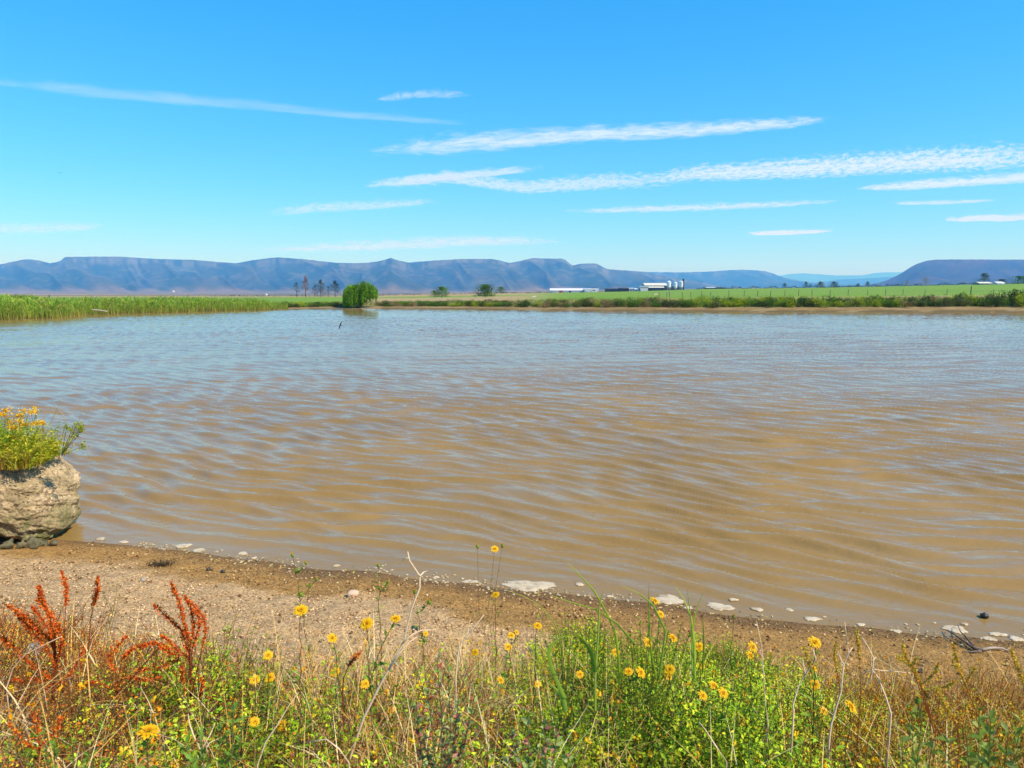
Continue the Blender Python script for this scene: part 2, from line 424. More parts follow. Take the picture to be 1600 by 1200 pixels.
mountain("mountains", Dq, 1230, 1750, 15000, 19000, 450, CB, 50, 401, nc=300, nr=50, label="middle blue hills in front of the palest hills")
mountain("mountains", E_, 1270, 2400, 5600, 7600, 449, CE, 130, 501, nc=900, nr=120, cliff=.05, label="purple brown flat topped mountain at the right", pw=1.15)

# ------------------------------------------------------------------ haze
hz = MB(); hz.box((-46000, -30, -75), (46000, 42000, 900))
hm, n, l, b = new_mat("haze_air"); n.remove(b)
pv = n.new('ShaderNodeVolumePrincipled'); pv.inputs['Color'].default_value = (.10, .40, 1.0, 1); pv.inputs['Absorption Color'].default_value = (1, 1, 1, 1); pv.inputs['Density'].default_value = 1.1e-4
pv.inputs['Anisotropy'].default_value = 0.0
l.new(pv.outputs[0], n['Material Output'].inputs['Volume'])
tag(hz.build("haze", hm), "thin blue haze over the distant mountains", "haze", kind="stuff")

# ------------------------------------------------------------------ clouds
def cloud_mat(name, dens, sx, sy, thr, seed, soft=.22):
    m, n, l, b = new_mat(name); n.remove(b)
    uv = n.new('ShaderNodeAttribute'); uv.attribute_name = "Col"     # R along, G across, both in the cloud's own frame
    sep = n.new('ShaderNodeSeparateColor'); l.new(uv.outputs['Color'], sep.inputs[0])
    cmb = n.new('ShaderNodeCombineXYZ')
    for k, s_ in ((0, sx), (1, sy)):
        mm = n.new('ShaderNodeMath'); mm.operation = 'MULTIPLY'; mm.inputs[1].default_value = s_; l.new(sep.outputs[k], mm.inputs[0]); l.new(mm.outputs[0], cmb.inputs[k])
    cmb.inputs[2].default_value = seed
    t = noise_node(n, l, 1.0, 7, .62, cmb.outputs[0], .5)
    # edge falloff  e = 1-|2v-1|^p
    def math_(op, a, b_=None):
        q = n.new('ShaderNodeMath'); q.operation = op
        for i, v in enumerate((a, b_)):
            if v is None: continue
            if isinstance(v, (int, float)): q.inputs[i].default_value = v
            else: l.new(v, q.inputs[i])
        return q.outputs[0]
    v = math_('ABSOLUTE', math_('SUBTRACT', math_('MULTIPLY', sep.outputs[1], 2.0), 1.0))
    ev = math_('SUBTRACT', 1.0, math_('POWER', v, 1.6))
    uu = math_('ABSOLUTE', math_('SUBTRACT', math_('MULTIPLY', sep.outputs[0], 2.0), 1.0))
    eu = math_('SUBTRACT', 1.0, math_('POWER', uu, 5.0))
    e = math_('MULTIPLY', ev, eu)
    x = math_('ADD', math_('MULTIPLY', t.outputs[0], .9), math_('MULTIPLY', e, .62))
    mr = n.new('ShaderNodeMapRange'); mr.inputs[1].default_value = thr; mr.inputs[2].default_value = thr + soft; mr.inputs[3].default_value = 0; mr.inputs[4].default_value = dens
    mr.interpolation_type = 'SMOOTHSTEP'; l.new(x, mr.inputs[0])
    al = math_('MULTIPLY', mr.outputs[0], math_('MINIMUM', math_('MULTIPLY', e, 4.0), 1.0))
    d = n.new('ShaderNodeBsdfDiffuse'); d.inputs[0].default_value = (.95, .95, .97, 1); tl = n.new('ShaderNodeBsdfTranslucent'); tl.inputs[0].default_value = (.95, .95, .97, 1)
    ad = n.new('ShaderNodeMixShader'); ad.inputs[0].default_value = .6; l.new(d.outputs[0], ad.inputs[1]); l.new(tl.outputs[0], ad.inputs[2])
    tp = n.new('ShaderNodeBsdfTransparent'); mx = n.new('ShaderNodeMixShader')
    l.new(al, mx.inputs[0]); l.new(tp.outputs[0], mx.inputs[1]); l.new(ad.outputs[0], mx.inputs[2]); l.new(mx.outputs[0], n['Material Output'].inputs['Surface'])
    return m
ALT = 5200.0
def cloud(label, pts, dens, sx, sy, thr, seed, soft=.22, nu=40):
    """a long flattened cloud at 5 km: pts = (x, centre y, half width) as seen"""
    us = np.linspace(0, 1, nu); k = np.linspace(0, 1, len(pts))
    ctr = [np.interp(us, k, [p[i] for p in pts]) for i in range(3)]
    vs = np.linspace(0, 1, 7); top = []; bot = []; cu = []
    for j in range(nu):
        a = at_z(ctr[0][j], ctr[1][j] - ctr[2][j], ALT); c_ = at_z(ctr[0][j], ctr[1][j] + ctr[2][j], ALT)
        for v in vs:
            p = a.lerp(c_, v); th = 60 * math.sin(math.pi * v) * (0.15 + math.sin(math.pi * us[j])) + 1
            top.append((p.x, p.y, p.z + th)); bot.append((p.x, p.y, p.z - th)); cu.append((us[j], v, 0))
    V = np.array(bot)
    me = grid_mesh("cloud", V, nu, 7); vcol(me, "Col", np.array(cu))
    o = link("cloud", me, cloud_mat("cloud_" + str(seed), dens, sx, sy, thr, seed, soft))
    o.visible_shadow = True
    return tag(o, label, "cloud", group="thin streaked clouds")
cloud("long thin pale streak slanting down from the left edge", [(-120, 112, 14), (150, 142, 15), (400, 163, 12), (600, 181, 10), (760, 194, 7)], .26, 9, 2.0, .60, 1, .7)
cloud("brightest wide streak high over the middle, tapering to the right", [(540, 236, 14), (700, 223, 26), (900, 207, 22), (1080, 200, 20), (1230, 190, 15), (1330, 181, 7)], .76, 24, 6, .66, 2, .6)
cloud("broad dappled band reaching the right edge", [(960, 282, 16), (1080, 268, 24), (1250, 258, 30), (1400, 247, 34), (1550, 240, 38), (1750, 230, 42)], .80, 60, 15.0, .75, 3, .4)
cloud("faint rippled streak left of the broad dappled band", [(560, 294, 12), (700, 275, 16), (820, 290, 18), (950, 280, 22), (1100, 278, 22)], .6, 44, 9.0, .72, 4, .4)
cloud("faint streak sloping up under the brightest streak", [(560, 290, 10), (700, 273, 12), (860, 261, 8)], .6, 12, 2.5, .66, 5, .4)
cloud("short white streak under the dappled band at the right edge", [(1320, 296, 6), (1430, 287, 13), (1540, 279, 14), (1720, 268, 18)], .8, 16, 5.0, .68, 6, .45)
cloud("long narrow streak above the middle of the plateau", [(860, 331, 7), (980, 326, 9), (1100, 322, 10), (1220, 318, 8), (1340, 312, 5)], .7, 24, 4, .70, 7, .5)
cloud("small flat white streak over the right hand gap in the hills", [(1160, 365, 4), (1230, 362.5, 6), (1310, 360, 4)], .8, 6, 2, .62, 8, .35)
cloud("low white streak at the right edge over the flat mountain", [(1470, 343, 5), (1540, 340, 8), (1700, 334, 10)], .75, 8, 2, .62, 9, .35)
cloud("faint tiny wisps beside the thin slanting streak", [(575, 156, 10), (650, 143, 13), (750, 146, 9)], .35, 12, 3, .74, 10, .5)
cloud("very faint low veil above the left mountains", [(-60, 358, 12), (60, 355, 13), (180, 352, 8)], .45, 8, 2.5, .60, 11, .6)
cloud("wide faint veil just above the mountain crests", [(380, 391, 6), (560, 383, 12), (720, 374, 15), (900, 376, 7)], .55, 20, 4, .64, 12, .5)
cloud("pale wisps in the middle sky left of the long narrow streak", [(400, 333, 10), (500, 322, 14), (620, 317, 12), (700, 312, 5)], .5, 18, 5, .70, 13, .5)
cloud("thin low wisp between the flat streak and the right edge", [(1390, 317, 4), (1460, 315, 6), (1570, 312, 4)], .55, 7, 2, .66, 14, .4)

# ------------------------------------------------------------------ fast builders for foliage
def nrm(a): return a / np.maximum(np.linalg.norm(a, axis=-1, keepdims=True), 1e-9)
class NB:
    """numpy face collector with a colour per vertex"""
    def __init__(s): s.V = []; s.F = []; s.C = []; s.n = 0
    def add(s, V, F, C):
        s.V.append(V); s.F.append(F + s.n); s.C.append(C); s.n += len(V)
    def diamonds(s, P, size, C, asp=.5, D=None, R=RNG):
        n = len(P); D = nrm(R.normal(size=(n, 3))) if D is None else nrm(D)
        W = nrm(np.cross(D, R.normal(size=(n, 3)))); L = np.broadcast_to(np.asarray(size, float), (n,))[:, None]
        V = np.stack([P, P + D * L * .5 + W * L * asp * .5, P + D * L, P + D * L * .5 - W * L * asp * .5], 1)
        F = np.arange(n * 4).reshape(n, 4)
        s.add(V.reshape(-1, 3), F, np.repeat(np.broadcast_to(C, (n, 3)), 4, 0))
    def leaves(s, P, D, L, W, C, up=None, fold=.25, R=RNG):
        """folded leaves as two quads each"""
        n = len(P); D = nrm(D); U = R.normal(size=(n, 3)) * .5 + np.array([0, 0, 1.0]) if up is None else up
        S = nrm(np.cross(D, U)); N = np.cross(S, D); L = np.broadcast_to(L, (n,))[:, None]; W = np.broadcast_to(W, (n,))[:, None]
        m = P + D * L * .5 ; tip = P + D * L - N * L * .12
        V = np.stack([P, m + S * W * .5 + N * W * fold, tip, m - S * W * .5 + N * W * fold, m], 1)
        i = np.arange(n)[:, None] * 5
        F = np.concatenate([i + np.array([[0, 1, 2, 4]]), i + np.array([[0, 4, 2, 3]])], 0)
        s.add(V.reshape(-1, 3), F, np.repeat(np.broadcast_to(C, (n, 3)), 5, 0))
    def blades(s, P, Hh, W, lean, C0, C1, seg=3, curl=1.8, R=RNG):
        """upright ribbons; lean = (n,2) sideways travel of the tip as a share of the height"""
        n = len(P); a = R.uniform(0, 2 * np.pi, n); S = np.stack([np.cos(a), np.sin(a), a * 0], 1)
        Hh = np.broadcast_to(Hh, (n,)); W = np.broadcast_to(W, (n,)); C0 = np.broadcast_to(C0, (n, 3)); C1 = np.broadcast_to(C1, (n, 3))
        vs = []; cs = []
        for k in range(seg + 1):
            t = k / seg
            c = P + np.concatenate([lean * Hh[:, None] * t ** curl, (Hh * t * (1 - .25 * t * np.linalg.norm(lean, axis=1)))[:, None]], 1)
            w = (W * (1 - t ** 1.5) * .5 + W * .06)[:, None]
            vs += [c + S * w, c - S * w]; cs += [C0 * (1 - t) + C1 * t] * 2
        V = np.stack(vs, 1); Cc = np.stack(cs, 1); m = 2 * (seg + 1); i = np.arange(n)[:, None] * m
        F = np.concatenate([i + np.array([[2 * k, 2 * k + 1, 2 * k + 3, 2 * k + 2]]) for k in range(seg)], 0)
        s.add(V.reshape(-1, 3), F, Cc.reshape(-1, 3))
    def tubes(s, A, B, ra, rb, C):
        """three sided straight stems between point arrays"""
        n = len(A); d = nrm(B - A); u = nrm(np.cross(d, np.array([.31, .9, .2]))); v = np.cross(d, u)
        ra = np.broadcast_to(ra, (n,))[:, None]; rb = np.broadcast_to(rb, (n,))[:, None]; vs = []
        for P, r in ((A, ra), (B, rb)):
            for k in range(3):
                t = k * 2.0944; vs.append(P + (u * math.cos(t) + v * math.sin(t)) * r)
        V = np.stack(vs, 1); i = np.arange(n)[:, None] * 6
        F = np.concatenate([i + np.array([[k, (k + 1) % 3, 3 + (k + 1) % 3, 3 + k]]) for k in range(3)], 0)
        s.add(V.reshape(-1, 3), F, np.repeat(np.broadcast_to(C, (n, 3)), 6, 0))
    def mesh(s, name):
        V = np.concatenate(s.V); F = np.concatenate(s.F).astype(np.int32); C = np.concatenate(s.C)
        me = bpy.data.meshes.new(name)
        me.vertices.add(len(V)); me.vertices.foreach_set("co", V.astype(np.float32).ravel())
        me.loops.add(F.size); me.loops.foreach_set("vertex_index", F.ravel())
        me.polygons.add(len(F)); me.polygons.foreach_set("loop_start", (np.arange(len(F)) * 4).astype(np.int32))
        me.polygons.foreach_set("loop_total", np.full(len(F), 4, np.int32)); me.update(); vcol(me, "Col", np.clip(C, 0, 1))
        return me
    def build(s, name, mat, parent=None):
        return link(name, s.mesh(name), mat, parent)
def colvar(base, n, amt=.3, R=RNG):
    """n slightly different natural shades of one or more base colours"""
    base = np.atleast_2d(np.array(base, float)); b = base[R.integers(0, len(base), n)]
    return b * (1 + (R.random((n, 1)) - .5) * 2 * amt) * (1 + (R.random((n, 3)) - .5) * amt * .5)
def colmat(name, transl=.35, rough=.6, spec=.3):
    m, n, l, b = new_mat(name); a = n.new('ShaderNodeAttribute'); a.attribute_name = "Col"
    l.new(a.outputs['Color'], b.inputs['Base Color']); b.inputs['Roughness'].default_value = rough; b.inputs['Specular IOR Level'].default_value = spec
    if transl:
        tr = n.new('ShaderNodeBsdfTranslucent'); mx = n.new('ShaderNodeMixShader'); mx.inputs[0].default_value = transl
        l.new(a.outputs['Color'], tr.inputs[0]); l.new(b.outputs[0], mx.inputs[1]); l.new(tr.outputs[0], mx.inputs[2]); l.new(mx.outputs[0], n['Material Output'].inputs['Surface'])
    return m
LEAF = colmat("leaf_tissue", .35, .7, .12); DRY = colmat("dry_tissue", .2, .8, .15); PETAL = colmat("petal_tissue", .3, .6, .2)
BARK = simple("bark", [(.12, .08, .05), (.22, .16, .11)], 6, .9)
G1, G2, G3, G4 = (.085, .18, .012), (.16, .29, .018), (.29, .36, .02), (.04, .10, .010)
TAN, STRAW, OLV = (.42, .31, .13), (.55, .42, .20), (.12, .15, .03)

# ------------------------------------------------------------------ far bank: reeds
def reed_bed():
    nb = NB(); n = 15000
    px = RNG.uniform(-260, 452, n); s2 = RNG.random(n) ** 1.5 * np.interp(px, [-260, 200, 400, 452], [26, 22, 16, 5]) + .1
    Yf = y_far(px); Y = Yf + s2; X = (px - 800) / F * Y
    hb = np.interp(px, [-260, 0, 60, 95, 150, 300, 400, 440], [2.1, 2.0, 1.9, 1.55, 1.62, 1.6, 1.35, .8]) * (.78 + .4 * fbm(X * .25, Y * .25, 3, 71)) * RNG.uniform(.7, 1.1, n) * np.clip(.55 + s2 * .35, .5, 1)
    P = np.stack([X, Y, ground_z(X, Y) - .05], 1)
    cl = fbm(X * .35, Y * .35, 3, 72)[:, None]
    c1 = colvar([(.19, .36, .025), (.28, .40, .04), (.12, .26, .02), (.36, .36, .06)], n, .3) * (.75 + .6 * cl); c0 = colvar([(.40, .32, .07), (.28, .29, .05)], n, .3)
    nb.blades(P, hb, RNG.uniform(.05, .09, n), RNG.normal(0, .10, (n, 2)), c0, c1, 3)
    for k in range(3):                                                    # leaves along each stem
        t = RNG.uniform(.35, .95, n); Q = P.copy(); Q[:, 2] += hb * t
        D = np.stack([RNG.normal(0, .5, n), RNG.normal(0, .5, n), RNG.uniform(.3, 1, n)], 1)
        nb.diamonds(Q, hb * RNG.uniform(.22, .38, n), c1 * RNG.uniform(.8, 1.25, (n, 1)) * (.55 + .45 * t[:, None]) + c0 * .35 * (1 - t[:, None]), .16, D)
    tag(nb.build("reeds", LEAF), "tall green reed bed with straw coloured bases along the left shore", "reeds", kind="stuff")
reed_bed()
mb = MB(); a = at(145, 484.2, 87.5); b_ = at(167, 486.6, 86.2); mb.tube([a, a.lerp(b_, .5) + Vector((0, 0, .04)), b_], [.11, .10, .07], 6)
tag(mb.build("pole", simple("bleached_wood", [(.55, .45, .26), (.66, .56, .36)], 3)), "pale bleached pole lying against the reeds near the water", "pole")

# ------------------------------------------------------------------ far bank: bushes
def bush_mesh(kind, seed):
    R = np.random.default_rng(seed); nb = NB(); n = 1100
    cols = {'dark': [(.025, .06, .008), (.05, .11, .010), (.10, .12, .03)], 'green': [G1, G2, (.07, .15, .012)], 'lime': [G2, (.40, .46, .02), (.30, .38, .02)], 'olive': [OLV, (.16, .15, .05), (.10, .13, .03)], 'dry': [(.30, .22, .08), TAN, (.20, .18, .06)]}[kind]  # dark greens deepened to paint in the shaded gaps of the row
    cen = R.normal(0, 1, (9, 3)) * [.42, .3, .16] + [0, 0, .48]; rad = R.uniform(.22, .46, 9)
    k = R.integers(0, 9, n); d = nrm(R.normal(size=(n, 3))); r = rad[k] * R.uniform(.55, 1.08, n)
    P = cen[k] + d * r[:, None]; P[:, 2] = np.where(P[:, 2] < 0, np.abs(P[:, 2]) * .6, P[:, 2]); P[:, 2] = np.minimum(P[:, 2], 1.12)
    tone = colvar(cols, 9, .12, R)[k]
    nb.diamonds(P, R.uniform(.06, .13, n), tone * R.uniform(.7, 1.3, (n, 1)), .6, d + R.normal(0, .6, (n, 3)), R)
    m = 26; A = np.zeros((m, 3)) + R.normal(0, .06, (m, 3)) * [1, 1, 0]; B = P[R.integers(0, n, m)]
    nb.tubes(A, B, .012, .004, (.10, .07, .04))
    return nb.mesh(kind + "_bush")
BM = {k: [bush_mesh(k, 900 + 10 * i + j) for j in range(3)] for i, k in enumerate(('dark', 'green', 'lime', 'olive', 'dry'))}
LOOK = {'dark': 'dark green', 'green': 'mid green', 'lime': 'yellow green', 'olive': 'greyish olive', 'dry': 'dry straw coloured'}
SECT = [(540, 'between the reeds and the willow'), (700, 'just right of the willow'), (840, 'below the pair of round field bushes'), (945, 'below the long white shed'), (1010, 'below the dark sheds'),
        (1080, 'below the silos'), (1200, 'just right of the silos'), (1300, 'below the gap between the mountains'), (1410, 'before the slope of the flat mountain'), (1500, 'left of the tall fence post'), (3000, 'at the right edge under the pale houses')]
ALLB = {}
def put_bush(px, s2, w, h, kind, name="bush", sect=None):
    Y = float(y_far(px)) + s2; X = (px - 800) / F * Y
    me = random.choice(BM[kind]); o = bpy.data.objects.new(name, me); COL.objects.link(o)
    if not me.materials: me.materials.append(LEAF)
    o.location = (X, Y, gz(X, Y) - .08); o.rotation_euler = (0, 0, random.uniform(0, 6.28)); o.scale = (w * .62, w * .62, h)
    s_ = sect or next(t for lim, t in SECT if px < lim)
    ALLB.setdefault((kind, s_), []).append((px, o)); o['category'] = "bush"; o['group'] = "bushes along the far bank"
    return o
px = 446.0
while px < 1720:
    h0 = np.interp(px, [440, 540, 620, 800, 900, 1050, 1200, 1450, 1600, 1700], [.95, .9, .85, 1.0, 1.25, 1.45, 1.45, 1.45, 1.9, 2.0])
    wts = ([.2, .4, .2, .2, 0] if px < 540 else [.15, .5, .25, .05, .05] if px < 800 else [.35, .3, .1, .1, .15] if px < 1080 else [.35, .25, .27, .11, .02])
    k = RNG.choice(['dark', 'green', 'lime', 'olive', 'dry'], p=wts)
    if not (545 < px < 590): put_bush(px, random.uniform(3.2, 4.6), random.uniform(1.6, 2.9), h0 * random.uniform(.65, 1.08), k)
    if random.random() < .62 and not (530 < px < 600):
        k = RNG.choice(['dark', 'green', 'lime', 'olive', 'dry'], p=[.2, .3, .25, .1, .15] if px < 1080 else [.22, .25, .4, .1, .03])
        put_bush(px + random.uniform(-6, 6), random.uniform(6, 9), random.uniform(1.8, 3.2), h0 * random.uniform(.9, 1.15), k)
    px += random.uniform(8, 15)
put_bush(1588, 5.5, 4.2, 2.6, 'dark', sect='cut by the right edge, tallest of its row')
ORD = 'leftmost second third fourth fifth sixth seventh eighth ninth tenth eleventh twelfth thirteenth fourteenth fifteenth sixteenth seventeenth eighteenth'.split()
for (kd, s_), L in ALLB.items():
    L.sort(key=lambda q: q[0])
    for i, (_, o) in enumerate(L):
        pre = '' if len(L) == 1 else ('leftmost ' if i == 0 else 'rightmost ' if i == len(L) - 1 else ORD[i] + ' ')
        o['label'] = f"{pre}{LOOK[kd]} bush on the far bank {s_}"
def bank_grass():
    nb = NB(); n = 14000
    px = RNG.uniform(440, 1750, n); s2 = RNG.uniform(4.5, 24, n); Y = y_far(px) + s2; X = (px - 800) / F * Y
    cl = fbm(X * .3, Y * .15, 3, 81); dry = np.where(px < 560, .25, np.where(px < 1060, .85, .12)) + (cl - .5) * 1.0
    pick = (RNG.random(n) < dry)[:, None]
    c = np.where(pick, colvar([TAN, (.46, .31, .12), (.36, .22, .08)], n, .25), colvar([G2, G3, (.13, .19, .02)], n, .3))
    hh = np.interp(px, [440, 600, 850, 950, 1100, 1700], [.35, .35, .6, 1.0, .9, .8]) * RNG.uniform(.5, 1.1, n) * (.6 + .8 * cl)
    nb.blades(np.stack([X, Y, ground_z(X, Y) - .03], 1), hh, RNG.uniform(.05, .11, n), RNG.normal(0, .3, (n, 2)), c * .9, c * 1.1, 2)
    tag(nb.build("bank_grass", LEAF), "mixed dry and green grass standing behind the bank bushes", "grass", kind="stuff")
bank_grass()

# ------------------------------------------------------------------ willow
def willow():
    Y = float(y_far(565)) + 1.6; mpp = Y / F; X = (565 - 800) / F * Y; z = gz(X, Y)
    t = empty("willow_tree", (X, Y, z)); tag(t, "rounded bright green weeping willow standing at the water's edge", "tree")
    mb = MB()
    for a, b_, r in (((0, 0, -.2), (-.15, 0, 1.5), .22), ((-.15, 0, 1.4), (-1.3, .2, 3.1), .12), ((-.15, 0, 1.4), (.9, -.1, 3.6), .14), ((-.1, 0, 1.2), (.1, .9, 3.0), .10), ((-.15, 0, 1.4), (.1, -1.0, 3.2), .10), ((.9, -.1, 3.4), (1.7, 0, 3.2), .07)):
        a, b_ = Vector(a), Vector(b_); mb.tube([a, a.lerp(b_, .5) + Vector((.06, .05, .1)), b_], [r, r * .8, r * .45], 7)
    mb.build("trunk", BARK, t, True)
    nb = NB(); R = np.random.default_rng(5); ns = 1250
    # domes: left one lower and hanging to the ground, right one higher
    dome = R.random(ns) < .5
    cx = np.where(dome, -1.2, .85); cz = np.where(dome, 2.35, 2.55); rx = np.where(dome, 1.6, 1.85); rz = np.where(dome, 1.5, 1.95)
    th = R.uniform(0, 2 * np.pi, ns); ph = np.arcsin(R.random(ns) ** .8)
    rr = R.uniform(.72, 1.0, ns)
    S0 = np.stack([cx + rx * np.cos(ph) * np.cos(th) * rr, 1.6 * np.cos(ph) * np.sin(th) * rr, cz + rz * np.sin(ph) * rr], 1)
    S0[:, 2] += (fbm(S0[:, 0] * 1.3 + 9, S0[:, 1] * 1.3, 2, 77) - .5) * .8
    low = np.interp(S0[:, 0], [-2.8, -.2, .6, 1.2, 2.7], [.15, .2, .5, 1.0, 1.45]) * R.uniform(.6, 1.9, ns)
    ln = np.maximum(S0[:, 2] - low, .5) * R.uniform(.55, 1.0, ns)
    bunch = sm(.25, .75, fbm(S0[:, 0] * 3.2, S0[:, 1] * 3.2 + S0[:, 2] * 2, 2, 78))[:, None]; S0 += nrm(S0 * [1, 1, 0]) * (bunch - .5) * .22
    for k in range(16):
        f = k / 15
        P = S0.copy(); P[:, 2] -= ln * f; P[:, :2] += nrm(S0[:, :2] - [0, 0]) * (.28 * math.sqrt(f)) + R.normal(0, .05, (ns, 2))
        D = np.stack([R.normal(0, .35, ns), R.normal(0, .35, ns), -np.ones(ns)], 1)
        c = colvar([(.15, .34, .014), (.21, .41, .02), (.08, .21, .012)], ns, .25, R) * (.42 + .85 * bunch) * (.75 + .5 * R.random((ns, 1)))  # inward bunches coloured darker, painting shade into the crown's gaps
        nb.diamonds(P, R.uniform(.2, .34, ns), c, .30, D, R)
    nb.build("crown", LEAF, t)
willow()

# ------------------------------------------------------------------ other trees
def tree(px, ytop, wpx, Y, label, cols, sparse=False, group=None, name="gum_tree", trunk_share=.3, ybase=None, n=1300, wood=BARK):
    X = (px - 800) / F * Y; z = gz(X, Y) if ybase is None else at(px, ybase, Y).z
    ht = at(px, ytop, Y).z - z; w = wpx * 1.18 / F * Y
    t = empty(name, (X, Y, z)); tag(t, label, "tree", group)
    R = np.random.default_rng(int(px * 7)); mb = MB(); r0 = ht * .022 + .05
    lean = R.normal(0, .03)
    top = Vector((lean * ht, 0, ht * .93)); mb.tube([(0, 0, -.5), top * .35 + Vector((w * .03, 0, 0)), top * .7, top], [r0, r0 * .8, r0 * .5, r0 * .2], 6)
    m = 7 if not sparse else 6; cen = []; rad = []
    for i in range(m):
        f = trunk_share + (1 - trunk_share) * (i + .5) / m; base = top * (f * .92 - .05)
        wid = w * .5 * (math.sin(math.pi * min(1, (f - trunk_share) / (1 - trunk_share) * .8 + .22)) ** .7)
        a = i * 2.4 + R.random(); e = base + Vector((math.cos(a) * wid * .6, math.sin(a) * wid * .6, ht * .08))
        mb.tube([base, base.lerp(e, .5) + Vector((0, 0, .02 * ht)), e], [r0 * .4, r0 * .3, r0 * .12], 5)
        cen.append(e); rad.append(wid * (.62 if sparse else .85) + .25)
    cen = np.array(cen); cen = np.concatenate([cen, [tuple(top)]]); rad = np.array(rad + [w * .2])
    mb.build("trunk", wood, t, True)
    if sparse: n = int(n * .45)
    k = R.integers(0, len(cen), n); d = nrm(R.normal(size=(n, 3)) * [1, 1, .8])
    P = cen[k] + d * (rad[k] * R.uniform(.2, 1.05, n))[:, None]; P[:, 2] = np.clip(P[:, 2], ht * trunk_share * .6, ht)
    nb = NB(); tone = colvar(cols, len(cen), .2, R)[k]
    nb.diamonds(P, R.uniform(.05, .10, n) * (w + ht * .3) * .5 + .05, tone * R.uniform(.7, 1.3, (n, 1)), .6, None, R)
    nb.build("crown", LEAF, t)
    return t
EU = [(.045, .065, .03), (.07, .085, .045), (.03, .05, .02)]; BRN = [(.22, .11, .06), (.30, .16, .09)]; PAL = [(.22, .20, .15), (.28, .24, .17)]
BG = [(.07, .16, .015), (.12, .24, .02), (.06, .13, .012)]
tree(466, 441, 10, 550, "thin half bare tree at the left of the row beyond the pasture", EU + PAL, True, trunk_share=.35)
tree(479.5, 430.5, 11, 545, "tall brown dead looking tree beyond the pasture", BRN, n=1100, trunk_share=.35)
tree(494, 445, 11, 555, "short sparse tree between the brown tree and the tall dark one", EU, True, trunk_share=.25)
tree(503.5, 437, 14, 548, "tallest dark gum tree in the middle of the row beyond the pasture", EU, trunk_share=.22)
tree(515, 447, 9, 560, "small wispy tree in the row, left of the round topped gum", EU + PAL, True, trunk_share=.25)
tree(525.5, 438.5, 14, 552, "round topped gum tree nearest the willow in the distant row", EU, trunk_share=.3)
tree(758, 445, 27, 250, "roundest dark green bush in the tan field", BG, name="round_bush", trunk_share=.02, ybase=462.3, n=2600)
tree(691, 448.5, 21, 255, "dark green bush in the tan field, leftmost of three", BG, name="round_bush", trunk_share=.02, ybase=463, n=1800)
tree(680, 454.5, 14, 250, "low bush leaning against the left side of a taller field bush", BG, name="round_bush", trunk_share=.02, ybase=463, n=900)
tree(783, 448.5, 16, 330, "smaller bush right of the roundest dark bush in the field", BG, name="round_bush", trunk_share=.02, ybase=457.5, n=1100)
for (px_, yt, w_, lb, cols_, sp) in ((1222, 442.5, 6, "small dark tree on the field horizon nearest the silos", EU, False), (1254.5, 440, 7, "narrow upright tree on the field horizon under the palest hills", EU, False), (1262, 443, 5, "low bushy tree touching the narrow upright one on the horizon", EU, True),
        (1277, 440.5, 13, "pale domed tree left of a darker one on the field horizon", PAL + EU, False), (1298, 440.5, 13, "broad dark tree right of the pale domed tree on the horizon", EU, False),
        (1335.5, 443, 5, "tiny dark tree under the gap between the hills", EU, False), (1350, 440, 6, "dark upright tree where the flat mountain's slope meets the field", EU, False), (1410, 439, 9, "pale leafless looking tree below the flat mountain's left slope", PAL, True),
        (1440, 433.5, 13, "grey brown sparse tree below the flat mountain", PAL, True), (1529.5, 427, 17, "tall round dark tree left of the pale roofed house", BG + EU, False), (1557, 436.5, 15, "dark tree between the two pale roofed houses", EU, False),
        (1586, 432, 26, "widest dark tree at the right end of the field horizon", BG, False)):
    tree(px_, yt, w_, 590, lb, cols_, sp, trunk_share=.12 if w_ > 9 else .25)
def far_scrub():
    nb = NB(); n = 5200; px = np.concatenate([RNG.uniform(1085, 1640, 3400), RNG.uniform(330, 1000, 1800)])
    Y = RNG.uniform(600, 700, n); X = (px - 800) / F * Y; band = sm(.42, .6, fbm(px / 14, px * 0, 3, 91))
    z = ground_z(X, Y); hgt = np.where(px > 1080, 1.9, 1.0) * band + .1
    nb.diamonds(np.stack([X, Y, z + RNG.random(n) * hgt], 1), RNG.uniform(.5, 1.1, n), colvar([(.04, .06, .03), (.07, .08, .04), (.03, .05, .02)], n, .3), .7)
    tag(nb.build("distant_scrub", LEAF), "low dark scrub in a thin line along the far edge of the fields", "scrub", kind="stuff")
far_scrub()

# ------------------------------------------------------------------ farm buildings
WHITE = simple("white_sheeting", [(.74, .75, .76), (.82, .82, .82)], .3, .5); CREAM = simple("cream_sheeting", [(.60, .56, .46), (.68, .64, .54)], .3, .6)
DARK = simple("dark_sheeting", [(.035, .04, .05), (.06, .065, .075)], .4, .6); GREYM = simple("galvanised_sheeting", [(.42, .46, .50), (.55, .58, .62)], .4, .4)
REDM = simple("red_paint", [(.45, .06, .04), (.5, .08, .05)], 2); SHADE = simple("opening_shade", [(.012, .014, .018), (.02, .02, .025)], 1)  # SHADE: near-black colour painting the shaded inside of openings
STEEL = simple("silo_steel", [(.62, .66, .70), (.74, .77, .80)], .5, .35, spec=.6)
YB = 750.0
def bx(mb, x0, x1, y0, y1, Y=YB, depth=14.0, z0=None):
    """box whose front spans those sight lines at distance Y"""
    a = at(x0, y1, Y); b_ = at(x1, y0, Y); mb.box((a.x, Y, a.z if z0 is None else z0), (b_.x, Y + depth, b_.z)); return a, b_
